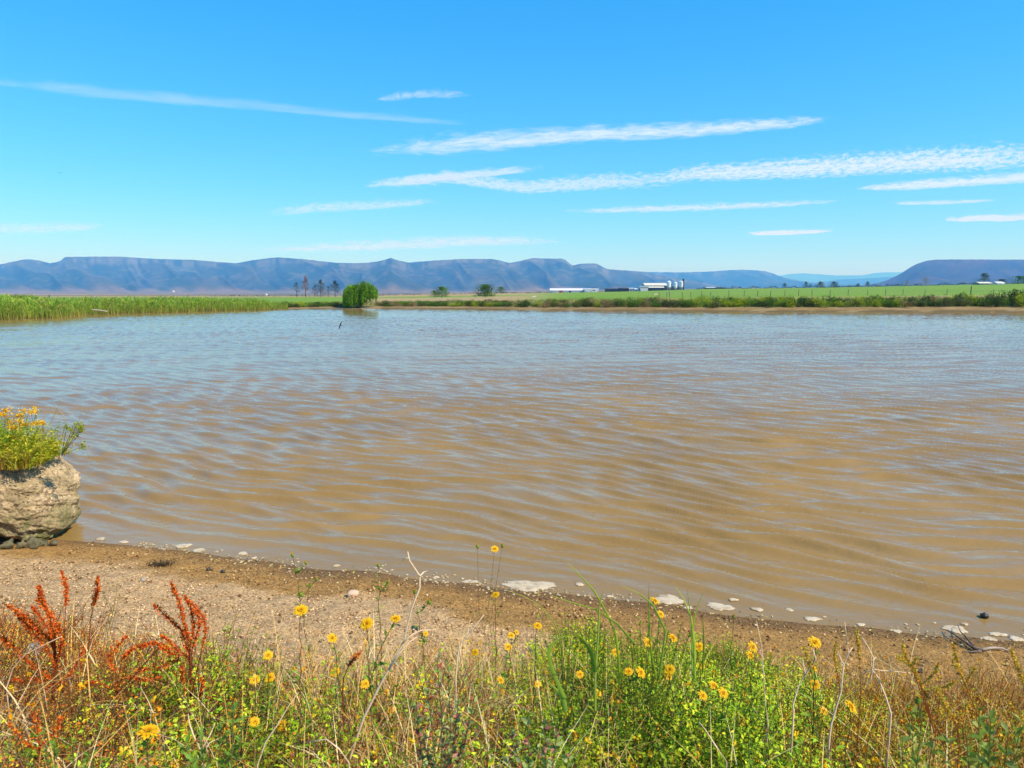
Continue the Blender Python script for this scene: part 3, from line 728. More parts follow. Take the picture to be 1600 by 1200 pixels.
def shed(name, label, x0, x1, ye, yr, yb, wall, roof, Y=YB, depth=14.0, bays=0, doors=(), windows=()):
    a = at(x0, yb, Y); b_ = at(x1, yr, Y); e = at(x1, ye, Y); z0 = a.z - 1.5; X0, X1 = a.x, b_.x; ze, zr = e.z, b_.z
    t = empty(name, ((X0 + X1) / 2, Y, a.z)); tag(t, label, "farm building"); o = Vector((-(X0 + X1) / 2, -Y, -a.z))
    L = lambda v: tuple(Vector(v) + o)
    m = MB(); D = depth; m.add([L(v) for v in ((X0, Y, z0), (X1, Y, z0), (X1, Y + D, z0), (X0, Y + D, z0), (X0, Y, ze), (X1, Y, ze), (X1, Y + D, ze), (X0, Y + D, ze), (X0, Y + D / 2, zr - .1), (X1, Y + D / 2, zr - .1))],
        [(0, 1, 5, 4), (2, 3, 7, 6), (1, 2, 6, 9, 5), (3, 0, 4, 8, 7)]); m.build("wall", wall, t)
    m = MB(); k = .5; th = .18
    for s_ in (0, 1):
        ya = Y - k if s_ == 0 else Y + D + k; zz = ze - .15
        m.add([L(v) for v in ((X0 - k, ya, zz), (X1 + k, ya, zz), (X1 + k, Y + D / 2, zr), (X0 - k, Y + D / 2, zr), (X0 - k, ya, zz + th), (X1 + k, ya, zz + th), (X1 + k, Y + D / 2, zr + th), (X0 - k, Y + D / 2, zr + th))],
              [(0, 1, 2, 3), (7, 6, 5, 4), (0, 4, 5, 1), (1, 5, 6, 2), (3, 7, 4, 0)])
    m.build("roof", roof, t)
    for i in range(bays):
        m = MB(); w = (X1 - X0) / bays; xa = X0 + w * (i + .12); m.box(L((xa, Y - .06, a.z)), L((xa + w * .76, Y + .05, ze - .8))); m.build("bay_shade", SHADE, t)  # black panel on the closed wall, painted as the bay's inner shade
    for (d0, d1, dy, mm) in doors:
        m = MB(); p = at(d0, yb, Y); q = at(d1, dy, Y); m.box(L((p.x, Y - .10, a.z)), L((q.x, Y + .05, q.z))); m.build("door", mm, t)
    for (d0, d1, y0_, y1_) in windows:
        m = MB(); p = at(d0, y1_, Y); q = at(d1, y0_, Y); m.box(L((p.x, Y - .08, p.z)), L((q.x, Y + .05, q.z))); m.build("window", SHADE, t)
    return t
shed("long_shed", "long low white shed with a red door near its left end", 860, 912.5, 453.6, 451.0, 456.8, GREYM, WHITE, 745, 16, doors=((873.5, 879.5, 453.9, REDM), (889, 892, 454.4, SHADE)))
shed("milking_shed", "bright white block at the right end of the long low shed", 913.5, 935, 451.9, 451.2, 457.2, WHITE, WHITE, 738, 12, doors=((917.5, 919.5, 453.6, GREYM), (921.5, 924, 453.6, GREYM)), windows=((926, 930, 453.3, 454.6),))
for px_, wh_ in ((926, 'left'), (929.5, 'middle'), (933, 'right')):
    m = MB(); p = at(px_, 451.2, 744)
    m.tube([p + Vector((0, 0, -.6)), p + Vector((0, 0, .9))], [.75, .75], 10); m.tube([p + Vector((0, 0, .9)), p + Vector((0, 0, 1.15))], [.75, .2], 10)
    tag(m.build("roof_tank", DARK), f"{wh_} small dark tank of the three on the white block's roof", "tank", "dark tanks on the roof of the white block")
shed("open_shed", "low dark open fronted shed with grey posts, left of two", 947.5, 968, 451.7, 450.7, 456.3, DARK, DARK, 748, 12, bays=5)
shed("open_shed", "taller black open fronted shed, right of two", 969, 982, 450.9, 449.7, 456.1, DARK, DARK, 746, 12, bays=3)
shed("store_shed", "small grey shed beside the black open shed", 983, 991, 450.9, 450.0, 456.2, GREYM, GREYM, 747, 9, doors=((985, 987, 452.8, SHADE),))
shed("store_shed", "small white shed with a dark doorway between grey shed and pale block", 991.8, 998.5, 451.6, 450.9, 456.0, WHITE, WHITE, 745, 9, doors=((993.5, 995, 453, SHADE),))
shed("cold_store", "plain pale blue grey block left of the big cream roof", 1000.5, 1012.5, 448.1, 447.7, 454.8, GREYM, GREYM, 742, 10)
shed("main_barn", "largest farm building with a long cream roof above the others", 1008, 1043, 445.9, 442.4, 452.5, CREAM, CREAM, 785, 22, bays=6)
shed("lean_to_barn", "dark fronted building with a low pale roof under the big cream roof", 1014, 1037.5, 449.4, 447.8, 454.2, DARK, CREAM, 752, 12, bays=4)
m = MB(); bx(m, 1039, 1066, 447.5, 453.8, 764, 6); bx(m, 1046.5, 1050, 444.5, 447.3, 765, 4); bx(m, 1056, 1058.5, 445.5, 447.3, 765, 4)
tag(m.build("feed_plant", DARK), "dark block of machinery around the legs of the silos", "machinery")
def silo(px_, yt, wpx, label):
    Y = 758.0; X = (px_ - 800) / F * Y; z0 = at(px_, 454, Y).z; zt = at(px_, yt, Y).z - z0; r = wpx / 2 / F * Y
    t = empty("silo", (X, Y, z0)); tag(t, label, "silo", "steel feed silos")
    m = MB(); zc = zt * .34; m.tube([(0, 0, zc), (0, 0, zt * .86)], [r, r], 20); o = m.build("tank", STEEL, t)
    m = MB(); m.tube([(0, 0, zt * .86), (0, 0, zt * .96), (0, 0, zt)], [r * 1.04, r * .35, r * .12], 20); m.build("roof", STEEL, t)
    m = MB(); m.tube([(0, 0, zc * .45), (0, 0, zc)], [r * .15, r], 20); m.build("hopper", STEEL, t)
    for k in range(4):
        a = k * math.pi / 2 + .6; m = MB(); m.tube([(math.cos(a) * r * .9, math.sin(a) * r * .9, -.5), (math.cos(a) * r * .9, math.sin(a) * r * .9, zc + .3)], .14, 5); m.build("leg", GREYM, t)
silo(1042.8, 438.3, 6.4, "pale steel silo at the left, over the end of the cream roof")
silo(1053, 440, 5.4, "shortest pale steel silo, in the middle of the three")
silo(1062, 437.8, 6.6, "pale steel silo next to the dark chimney")
m = MB(); p = at(1067.9, 436, 757); q = at(1067.9, 453.5, 757); m.tube([q - Vector((0, 0, 1)), q.lerp(p, .5), p], [.95, .9, .85], 12); m.tube([p - Vector((0, 0, .5)), p + Vector((0, 0, .1))], [1.05, 1.05], 12)
tag(m.build("chimney", simple("soot_black_steel", [(.015, .02, .045), (.03, .035, .06)], .4)), "tall narrow dark blue chimney right of the silos", "chimney")
shed("field_shed", "tiny dark roofed shed on the horizon right of the silos", 1104, 1120, 449.6, 448.7, 451.4, DARK, GREYM, 760, 10, bays=4)
shed("field_shed", "second tiny low shed further right of the silos on the horizon", 1122, 1134, 449.8, 449.0, 451.4, DARK, DARK, 765, 10, bays=3)
shed("farmhouse", "low pale roofed house right of the tall round tree", 1531, 1550, 442.6, 440.7, 444.6, simple("plaster", [(.35, .30, .24), (.42, .36, .29)], .5), CREAM, 575, 9, windows=((1534, 1536, 442.9, 443.8), (1541, 1543, 442.9, 443.8)))
shed("farmhouse", "small white roofed house left of the widest dark tree", 1559, 1570, 442.5, 440.3, 444.4, WHITE, WHITE, 572, 8, windows=((1562, 1563.5, 442.8, 443.8),))
m = MB(); bx(m, 1021.5, 1028.5, 459.0, 460.6, 139, 1.2); o = m.build("water_trough", simple("orange_cream_paint", [(.70, .50, .32), (.78, .62, .42)], 2)); tag(o, "small pale orange trough standing in the green field", "trough")
m = MB(); bx(m, 832, 837.5, 462.8, 464.0, 140, 1.0); o = m.build("water_trough", WHITE); tag(o, "small white trough at the field edge left of the long shed", "trough")
def far_house(px_, py, w, Y, label):
    shed("farmhouse", label, px_ - w / 2, px_ + w / 2, py - .5, py - 1.1, py + .3, CREAM, GREYM, Y, 9)
far_house(269.5, 455.0, 1.1, 1500, "tiny white house far off at the foot of the left mountains")
far_house(415, 459.8, 1.0, 1200, "tiny white building on the plain left of the tall trees")

# fence in the field
fp = [1028, 1040, 1044, 1064, 1077, 1094, 1108, 1136, 1160, 1181, 1201, 1223, 1244, 1265, 1293, 1321, 1351, 1379, 1406, 1440, 1474, 1511, 1546, 1580, 1620]
fy = 146.0; fe = empty("wire_fence", ((1300 - 800) / F * fy, fy, gz(66, fy))); tag(fe, "wire fence with thin wooden posts crossing the green field", "fence")
woodm = simple("weathered_post", [(.10, .085, .07), (.17, .14, .11)], 3); tops = []
for i, p_ in enumerate(fp):
    X = (p_ - 800) / F * fy; z = gz(X, fy); h_ = 1.75 if p_ == 1511 else random.uniform(1.0, 1.3); r_ = .11 if p_ == 1511 else .06
    m = MB(); o_ = fe.location; m.tube([(X - o_.x, 0, z - o_.z - .3), (X - o_.x + random.uniform(-.03, .03), 0, z - o_.z + h_)], r_, 6); m.build("post", woodm, fe); tops.append(Vector((X - o_.x, -.05, z - o_.z)))
m = MB()
for h_ in (.3, .6, .88): m.tube([v + Vector((0, 0, h_)) for v in tops], .008, 3)
m.build("wire", simple("fence_wire", [(.25, .25, .25), (.3, .3, .3)], 1), fe)

# ------------------------------------------------------------------ birds
BIRD = simple("dark_plumage", [(.004, .005, .010), (.008, .008, .014)], 30, .5)
def bird(px_, py_, Y, span, roll, head, label):
    """fork tailed swallow: one continuous mesh"""
    p = at(px_, py_, Y); m = MB(); s = span / 2
    L = s * .95
    prof = [(.50, .004), (.44, .035), (.36, .052), (.22, .060), (0, .070), (-.2, .055), (-.38, .03), (-.5, .016)]
    m.tube([(0, y * L, .012 * (1 if y > .3 else 0)) for y, r in prof], [r * L * 1.15 for y, r in prof], 8)
    for sg in (-1, 1):
        w = [(0, .24, -.16), (.30, .34, -.08), (.62, .24, -.10), (.85, .02, -.22), (1.0, -.28, -.34)]
        vs = []
        for x, f_, b_ in w: vs += [(sg * x * s, f_ * L, .08 * s * math.sin(x * 2.4)), (sg * x * s, b_ * L, .08 * s * math.sin(x * 2.4)), (sg * x * s, (f_ + b_) / 2 * L, .08 * s * math.sin(x * 2.4) + .014 * L)]
        m.add(vs, [q for i in range(4) for q in ((3 * i, 3 * i + 3, 3 * i + 5, 3 * i + 2), (3 * i + 2, 3 * i + 5, 3 * i + 4, 3 * i + 1), (3 * i, 3 * i + 1, 3 * i + 4, 3 * i + 3))])
        m.add([(0, -.42 * L, .005), (sg * .05 * L, -.42 * L, 0), (sg * .16 * L, -.92 * L, 0), (sg * .05 * L, -.60 * L, .004), (0, -.58 * L, .004)], [(0, 1, 2, 3), (0, 3, 4)])
    m.tube([(0, .49 * L, .01), (0, .56 * L, .004)], [.012 * L, .002 * L], 5)
    o = m.build("bird", BIRD); o.location = p; o.rotation_euler = (0, roll, head); return tag(o, label, "bird")
bird(532.3, 508, 34, .44, math.radians(-62), math.radians(52), "dark fork tailed swallow banking low over the water")
bird(93.5, 270, 75, .34, math.radians(25), math.radians(70), "tiny dark bird high in the left of the sky")

# ------------------------------------------------------------------ near bank: stones, foam, litter
def project(X, Y, Z):
    dz = Z - H; dep = Y * CP - dz * SP; up = Y * SP + dz * CP
    return 800 + F * X / dep, 600 - F * up / dep
def stone_mesh(name, sx, sy, sz, seed, sub=3, rough=.22):
    bm = bmesh.new(); bmesh.ops.create_icosphere(bm, subdivisions=sub, radius=1)
    c = np.array([v.co[:] for v in bm.verts])
    d = 1 + rough * (fbm(c[:, 0] * 1.4 + 5 + c[:, 2], c[:, 1] * 1.4 + c[:, 2] * .7, 3, seed) - .5) * 2
    for v, k in zip(bm.verts, d): v.co = Vector((v.co.x * k * sx, v.co.y * k * sy, v.co.z * k * sz))
    me = bpy.data.meshes.new(name); bm.to_mesh(me); bm.free(); return me
STONE = simple("grey_tan_stone", [(.30, .26, .20), (.46, .40, .31)], 25, .9, bump=.5)
DKSTONE = simple("wet_dark_stone", [(.02, .018, .015), (.05, .04, .03)], 25, .35)
def stone(px_, py_, w, h, label, mat=STONE, seed=0, rough=.35, name="stone", group=None, sink=.3, water=False):
    p = at_z(px_, py_, 0) if water else on_ground(px_, py_)
    s_ = w / F * p.y / 2
    o = link(name, stone_mesh(name, s_, s_ * .8, h / F * p.y * .62, seed, 3, rough), mat, smooth=True); o.location = p + Vector((0, 0, h / F * p.y * .6 * (1 - sink))); o.rotation_euler = (0, 0, seed)
    return tag(o, label, "stone", group)
stone(55, 1036, 54, 34, "largest pale grey half buried stone beside the left red plant", seed=3, sink=.5)
stone(552, 931, 20, 9, "flat tan stone on the mud left of the dry forked stalk", simple("pinkish_stone", [(.50, .33, .22), (.62, .45, .32)], 25, .9), seed=4)
stone(224, 909, 10, 7, "small round pale stone on the mud between two red spikes", seed=5)
stone(1538, 965, 12, 8, "dark wet stone poking out of the shallow water", DKSTONE, seed=6, water=True)
stone(1434, 1052, 16, 7, "dark clod on the mud left of the fork in the driftwood", DKSTONE, seed=7)
stone(326, 848 + 44, 8, 5, "small dark pebble just below the foam, left of centre", DKSTONE, seed=8)
stone(348, 896, 9, 6, "small dark wedge shaped stone on the mud below the white foam pair", DKSTONE, seed=9)
for i, (a, b_, w, h) in enumerate(((12, 858, 22, 14), (34, 857, 18, 13), (52, 856, 22, 17), (66, 854, 14, 9), (84, 852, 16, 7))):
    stone(a, b_, w, h, f"{('leftmost', 'second', 'largest and middle', 'fourth', 'rightmost')[i]} dark grey stone wedged under the front of the boulder", simple("darker_stone", [(.07, .065, .03), (.20, .17, .09)], 14, .9, bump=1.0), seed=20 + i, rough=.9, group="stones wedged under the boulder")  # mottled colour, darker than the other grey stones

def blocks(nb, P, size, C, flat=.55, R=RNG):
    n = len(P); base = np.array([[-1, -1, -1], [1, -1, -1], [1, 1, -1], [-1, 1, -1], [-1, -1, 1], [1, -1, 1], [1, 1, 1], [-1, 1, 1]]) * .5
    v = base[None] * R.uniform(.55, 1.15, (n, 8, 3)); v[:, 4:, :2] *= .7; v[:, :, 2] *= flat
    v *= np.broadcast_to(size, (n,))[:, None, None]; a = R.uniform(0, 6.28, n); ca, sa = np.cos(a)[:, None], np.sin(a)[:, None]
    x = v[..., 0] * ca - v[..., 1] * sa; y = v[..., 0] * sa + v[..., 1] * ca
    V = np.stack([x, y, v[..., 2]], -1) + P[:, None]
    f = np.array([[0, 3, 2, 1], [4, 5, 6, 7], [0, 1, 5, 4], [1, 2, 6, 5], [2, 3, 7, 6], [3, 0, 4, 7]])
    F = (np.arange(n)[:, None, None] * 8 + f[None]).reshape(-1, 4); nb.add(V.reshape(-1, 3), F, np.repeat(np.broadcast_to(C, (n, 3)), 8, 0))
CRUMB = colmat("crumb_stone", 0, .9, .15)
def crumbs():
    nb = NB(); n = 60000; X = RNG.uniform(-6, 6.5, n); Y = RNG.uniform(2.2, 10.2, n); s = y_near(X) - Y
    si = sm(1.0, 1.5, s + (fbm(X * .8, Y * .8, 4, 31) - .5) * 1.4 - sm(-1.0, 4.0, X) * 2.2)
    cl = fbm(X * 2.5, Y * 2.5, 3, 105)
    keep = (s > .12) & (RNG.random(n) < np.where(si > .5, .95, .22 + .45 * (cl > .55)))
    X, Y, s, si = X[keep], Y[keep], s[keep], si[keep]; n = len(X)
    sz = (.007 + .020 * RNG.random(n) ** 3.5) * np.where(si > .5, 1.1, 1.35)
    pale = colvar([(.60, .40, .20), (.50, .32, .14), (.66, .47, .27), (.34, .19, .08), (.16, .09, .04)], n, .2); mud = colvar([(.26, .145, .055), (.18, .10, .04), (.46, .27, .11), (.14, .07, .03), (.55, .38, .18)], n, .25)
    C = np.where((si > .5)[:, None], pale, mud)
    Z = ground_z(X, Y)
    blocks(nb, np.stack([X, Y, Z + sz * .15], 1), sz, C)
    tag(nb.build("pebbles", CRUMB), "small crumbs of dry silt and pebbles strewn over the bank", "pebbles", kind="stuff")
crumbs()
def litter():
    nb = NB(); n = 1500; X = RNG.uniform(-6, 7, n); s = RNG.normal(.12, .16, n); cl = fbm(X * 1.3, X * 0, 2, 111); k = (cl > .42) & (s > -.12); X, s = X[k], s[k]
    n = len(X); Y = y_near(X) - s; Z = np.maximum(ground_z(X, Y), 0) + .008
    D = np.stack([RNG.normal(0, 1, n), RNG.normal(0, 1, n), RNG.normal(0, .12, n)], 1)
    nb.diamonds(np.stack([X, Y, Z], 1), RNG.uniform(.015, .06, n), colvar([(.55, .42, .12), (.60, .50, .25), (.30, .20, .06), (.14, .09, .04)], n, .2), .3, D)
    tag(nb.build("plant_litter", DRY), "yellowed leaf scraps washed up along the waterline", "litter", kind="stuff")
litter()
fm, n, l, b = new_mat("foam_scum"); g = n.new('ShaderNodeNewGeometry')
vo = n.new('ShaderNodeTexVoronoi'); vo.inputs['Scale'].default_value = 70; l.new(g.outputs['Position'], vo.inputs['Vector'])
na = noise_node(n, l, 9, 4, .6, g.outputs['Position']); ra = ramp(n, l, na.outputs[0], [(.3, (.36, .25, .13)), (.5, (.58, .46, .29)), (.8, (.68, .57, .40))]); l.new(ra.outputs[0], b.inputs['Base Color'])
bp = n.new('ShaderNodeBump'); bp.inputs['Strength'].default_value = .5; bp.inputs['Distance'].default_value = .004; l.new(vo.outputs['Distance'], bp.inputs['Height']); l.new(bp.outputs[0], b.inputs['Normal']); b.inputs['Roughness'].default_value = .55
fa = n.new('ShaderNodeAttribute'); fa.attribute_name = "Col"; fs_ = n.new('ShaderNodeSeparateColor'); l.new(fa.outputs['Color'], fs_.inputs[0])
fn = noise_node(n, l, 28, 5, .7, g.outputs['Position']); f1 = n.new('ShaderNodeMath'); f1.operation = 'ADD'; l.new(fn.outputs[0], f1.inputs[0]); l.new(fs_.outputs[0], f1.inputs[1])
f2 = n.new('ShaderNodeMapRange'); f2.inputs[1].default_value = .50; f2.inputs[2].default_value = .85; f2.inputs[4].default_value = .93; l.new(f1.outputs[0], f2.inputs[0])
ft = n.new('ShaderNodeBsdfTransparent'); fx = n.new('ShaderNodeMixShader'); l.new(f2.outputs[0], fx.inputs[0]); l.new(ft.outputs[0], fx.inputs[1]); l.new(b.outputs[0], fx.inputs[2]); l.new(fx.outputs[0], n['Material Output'].inputs['Surface'])
def foam(px_, py_, w, label, asp=.35, seed=None, rag=.5):
    p = at_z(px_, py_, .012); r = w / F * p.y / 2; R = random.Random(seed or int(px_ * 3 + py_)); N = 56; ph = [R.uniform(0, 6.28) for _ in range(8)]
    m = MB(); rot = -.18
    def rr(a): return 1 + rag * .5 * (.5 * math.sin(2 * a + ph[0]) + .4 * math.sin(3 * a + ph[1]) + .3 * math.sin(5 * a + ph[2]) + .25 * math.sin(8 * a + ph[3]) + .18 * math.sin(13 * a + ph[4]) + .1 * math.sin(21 * a + ph[5]))
    ring = lambda k, z: [((math.cos(a) * r * rr(a) * k) * math.cos(rot) - math.sin(a) * r * asp * 2.2 * rr(a) * k * math.sin(rot), math.cos(a) * r * rr(a) * k * math.sin(rot) + math.sin(a) * r * asp * 2.2 * rr(a) * k, z) for a in (i * 2 * math.pi / N for i in range(N))]
    rings = [ring(1.0, -.03), ring(1.02, .001), ring(.95, .006), ring(.6, .010 + .003 * R.random()), ring(.25, .008)]
    vs = [v for q in rings for v in q] + [(0, 0, .009)]
    fs = [(j * N + i, j * N + (i + 1) % N, (j + 1) * N + (i + 1) % N, (j + 1) * N + i) for j in range(4) for i in range(N)] + [(4 * N + i, 4 * N + (i + 1) % N, 5 * N) for i in range(N)]
    m.add(vs, fs); me_ = m.mesh("foam_patch"); vcol(me_, "Col", np.array([(k_, 0, 0) for k_ in [0.0] * N + [.02] * N + [.30] * N + [.8] * N + [1] * (N + 1)])); o = link("foam_patch", me_, fm, None, True); o.location = (p.x, p.y, max(0.0, gz(p.x, p.y)) + .002)
    return tag(o, label, "foam", "foam patches along the waterline")
for a in ((157, 841, 16, "thin white foam just right of the boulder"), (193, 846, 15, "small oval foam second from the boulder"), (286, 852, 25, "white foam, larger of the pair left of centre on the water"),
          (310, 859, 20, "flatter foam touching the larger of the left pair"), (379, 864, 17, "foam streak right of the left pair"), (397, 871, 10, "slim diagonal foam sliver at the mud edge left of the budding plant"),
          (526, 883, 12, "small pale foam floating left of the orange bud tip"), (682, 901, 9, "tiny foam fleck beside the dry forked stalk's tip"), (735, 908, 28, "thin dirty foam strip left of the tall lanky flower stem", .2),
          (826, 914, 88, "largest cream foam patch, just right of the tall lanky flower stem", .20), (905, 912, 15, "small foam dot right of the largest cream patch"), (953, 931, 11, "foam crumb behind the tall grass tuft"), (1044, 936, 42, "broken grey foam behind the single high yellow flower", .45), (1075, 949, 15, "small foam lump between the broken grey patch and the cream oval"),
          (1125, 947, 46, "smooth cream foam oval right of the grass tuft", .24), (1146, 936, 14, "little foam dot floating above the cream oval"), (1183, 951, 20, "grey foam strip right of the cream oval", .3), (1233, 952, 14, "round white foam fleck on the water right of the grey strip"),
          (1269, 966, 26, "flat white foam above the two flowers at the right", .28), (1288, 963, 6, "tiniest foam dot, right of the flat white foam"), (1402, 986, 15, "foam lump left of the driftwood on the mud edge"), (1492, 982, 40, "widest white foam near the dark wet stone", .28), (1507, 974, 12, "foam tail rising from the widest right foam"),
          (1559, 990, 26, "long foam right of the dark wet stone", .25), (1546, 997, 26, "foam strip just above the driftwood", .22), (1588, 997, 24, "last foam strip at the right edge", .3), (1345, 975, 14, "dull foam smear between the pale dry stalks")):
    foam(*a[:4], **({'asp': a[4]} if len(a) > 4 else {}))
def scum():
    nb = NB(); n = 900; X = RNG.uniform(-6, 7, n); s = RNG.normal(-.02, .10, n); cl = fbm(X * 1.8, X * 0, 2, 121); k = cl > .45; X, s = X[k], s[k]; n = len(X); Y = y_near(X) - s
    blocks(nb, np.stack([X, Y, np.maximum(ground_z(X, Y), 0) + .004], 1), RNG.uniform(.01, .045, n), colvar([(.5, .40, .24), (.38, .27, .15)], n, .15), .14)
    tag(nb.build("foam_specks", CRUMB), "fine foam specks scattered along the waterline", "foam", kind="stuff")
scum()

# driftwood and wrack
DRIFT = simple("driftwood", [(.06, .04, .03), (.20, .15, .11)], 25, .9, bump=.4)
t0_ = on_ground(1531, 1020); dw = empty("driftwood_branch", t0_); tag(dw, "dark forked driftwood branch lying on the mud at the right", "driftwood")
def gpts(L, lift): return [on_ground(a, b_) - t0_ + Vector((0, 0, k)) for (a, b_), k in zip(L, lift)]
m = MB(); m.tube(gpts([(1534, 1019), (1550, 1017), (1566, 1018), (1580, 1021)], (.025, .03, .025, .015)), [.016, .013, .010, .006], 7); m.build("bleached_limb", simple("pale_driftwood", [(.35, .27, .20), (.5, .42, .34)], 20, .9), dw, True)
m = MB()
for L, lf, r in (([(1534, 1019), (1520, 1017), (1505, 1010), (1490, 1000), (1476, 990)], (.02, .03, .05, .06, .04), (.022, .016, .010, .007, .004)), ([(1522, 1017), (1510, 1006), (1500, 998), (1495, 988)], (.03, .06, .07, .08), (.013, .009, .006, .003)),
                 ([(1532, 1020), (1518, 1021), (1503, 1021)], (.015, .015, .01), (.016, .009, .004))): m.tube(gpts(L, lf), list(r), 6)
m.build("twigs", DRIFT, dw, True)
p0 = on_ground(252, 884); nb = NB(); k = 130
nb.blades(np.array(p0)[None] + RNG.normal(0, 1, (k, 3)) * [.07, .04, .0] + [0, 0, .005], RNG.uniform(.03, .09, k), .012, RNG.normal(0, .9, (k, 2)), (.05, .035, .02), (.11, .08, .04), 2)
tag(nb.build("wrack_clump", DRY), "dark tangled clump of dead weed on the mud left of centre", "weed clump")

# ------------------------------------------------------------------ boulder
bx0 = at(-84, 800, 9.8).x; bx1 = at(91, 800, 9.7).x; ztop = at(80, 719, 9.35).z; cx = (bx0 + bx1) / 2; hw = (bx1 - bx0) / 2; BY = 9.95
bo = empty("boulder", (cx, BY, 0)); tag(bo, "big rough tan boulder on the shore at the left edge, plants on its top", "boulder")
bm = bmesh.new(); bmesh.ops.create_icosphere(bm, subdivisions=7, radius=1)
c = np.array([v.co[:] for v in bm.verts]); e = 2.55
k = (np.abs(c) ** e).sum(1) ** (-1 / e); q = c * k[:, None]
def n3(p, s_, seed): return (fbm(p[:, 0] * s_ + p[:, 2] * s_ * .7, p[:, 1] * s_ - p[:, 2] * s_ * .6 + 30, 4, seed) + fbm(p[:, 2] * s_ + 7 + p[:, 1] * .3 * s_, p[:, 0] * s_ * .8 + 3, 4, seed + 7)) * .5 - .5
d = 1 + .34 * n3(q, 1.3, 201) + .26 * n3(q, 3.2, 202) + .13 * n3(q, 8, 203) + .07 * n3(q, 20, 205)
q = q * d[:, None]
hh = (ztop + .12) / 2
x = q[:, 0] * hw; y = q[:, 1] * .78; z = q[:, 2] * hh + hh - .12
x = x + (z / ztop - .5) * -.06; z = z - sm(.1, 1, q[:, 2]) * .34 * sm(.35, 1.05, q[:, 0]); z = z + np.where(q[:, 2] > .4, -.10 * np.maximum(0, -q[:, 0] - .1), 0)
und = sm(.34, .0, z) * sm(.1, -.8, q[:, 1]) * sm(.75, .25, q[:, 0])                         # undercut low front, deepest at the left
y = y + und * (.30 + .45 * sm(.3, -.8, q[:, 0])); x = x - und * .05
for v, a, b_, c_ in zip(bm.verts, x, y, z): v.co = (a, b_, c_)
me = bpy.data.meshes.new("rock_body"); bm.to_mesh(me); bm.free()
rm, n, l, b = new_mat("conglomerate"); g = n.new('ShaderNodeNewGeometry')
na = noise_node(n, l, 3.0, 6, .65, g.outputs['Position']); ra = ramp(n, l, na.outputs[0], [(.32, (.16, .11, .055)), (.48, (.38, .28, .14)), (.62, (.54, .40, .23)), (.8, (.64, .49, .33))])
vo = n.new('ShaderNodeTexVoronoi'); vo.inputs['Scale'].default_value = 34; l.new(g.outputs['Position'], vo.inputs['Vector'])
rb = ramp(n, l, vo.outputs['Color'], [(.12, (.30, .26, .24)), (.32, (.85, .82, .8)), (.6, (1, 1, 1)), (.9, (1.4, 1.36, 1.3))]); col = mixc(n, l, .8, ra.outputs[0], rb.outputs[0], 'MULTIPLY')
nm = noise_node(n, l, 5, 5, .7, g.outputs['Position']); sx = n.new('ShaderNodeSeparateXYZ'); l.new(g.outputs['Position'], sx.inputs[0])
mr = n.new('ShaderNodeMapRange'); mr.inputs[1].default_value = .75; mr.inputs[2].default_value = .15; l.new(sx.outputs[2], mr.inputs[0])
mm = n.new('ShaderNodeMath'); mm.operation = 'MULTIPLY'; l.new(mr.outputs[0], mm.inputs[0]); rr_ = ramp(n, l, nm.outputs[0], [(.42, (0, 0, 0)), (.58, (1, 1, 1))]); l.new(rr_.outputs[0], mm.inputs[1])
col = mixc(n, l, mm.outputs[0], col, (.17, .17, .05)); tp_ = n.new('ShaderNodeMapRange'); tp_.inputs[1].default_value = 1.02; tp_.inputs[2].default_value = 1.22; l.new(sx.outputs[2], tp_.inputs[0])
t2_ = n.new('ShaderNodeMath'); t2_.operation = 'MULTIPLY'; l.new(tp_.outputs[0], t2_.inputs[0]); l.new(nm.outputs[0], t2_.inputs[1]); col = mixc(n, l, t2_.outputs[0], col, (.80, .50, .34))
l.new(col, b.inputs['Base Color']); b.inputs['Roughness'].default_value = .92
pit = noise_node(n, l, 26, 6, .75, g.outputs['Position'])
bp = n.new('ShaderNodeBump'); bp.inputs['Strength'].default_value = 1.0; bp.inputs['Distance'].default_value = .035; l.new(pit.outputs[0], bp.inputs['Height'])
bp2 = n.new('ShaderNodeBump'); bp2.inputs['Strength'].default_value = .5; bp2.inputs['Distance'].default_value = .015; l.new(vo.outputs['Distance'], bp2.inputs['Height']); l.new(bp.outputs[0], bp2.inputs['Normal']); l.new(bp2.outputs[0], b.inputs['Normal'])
link("rock_body", me, rm, bo, True)
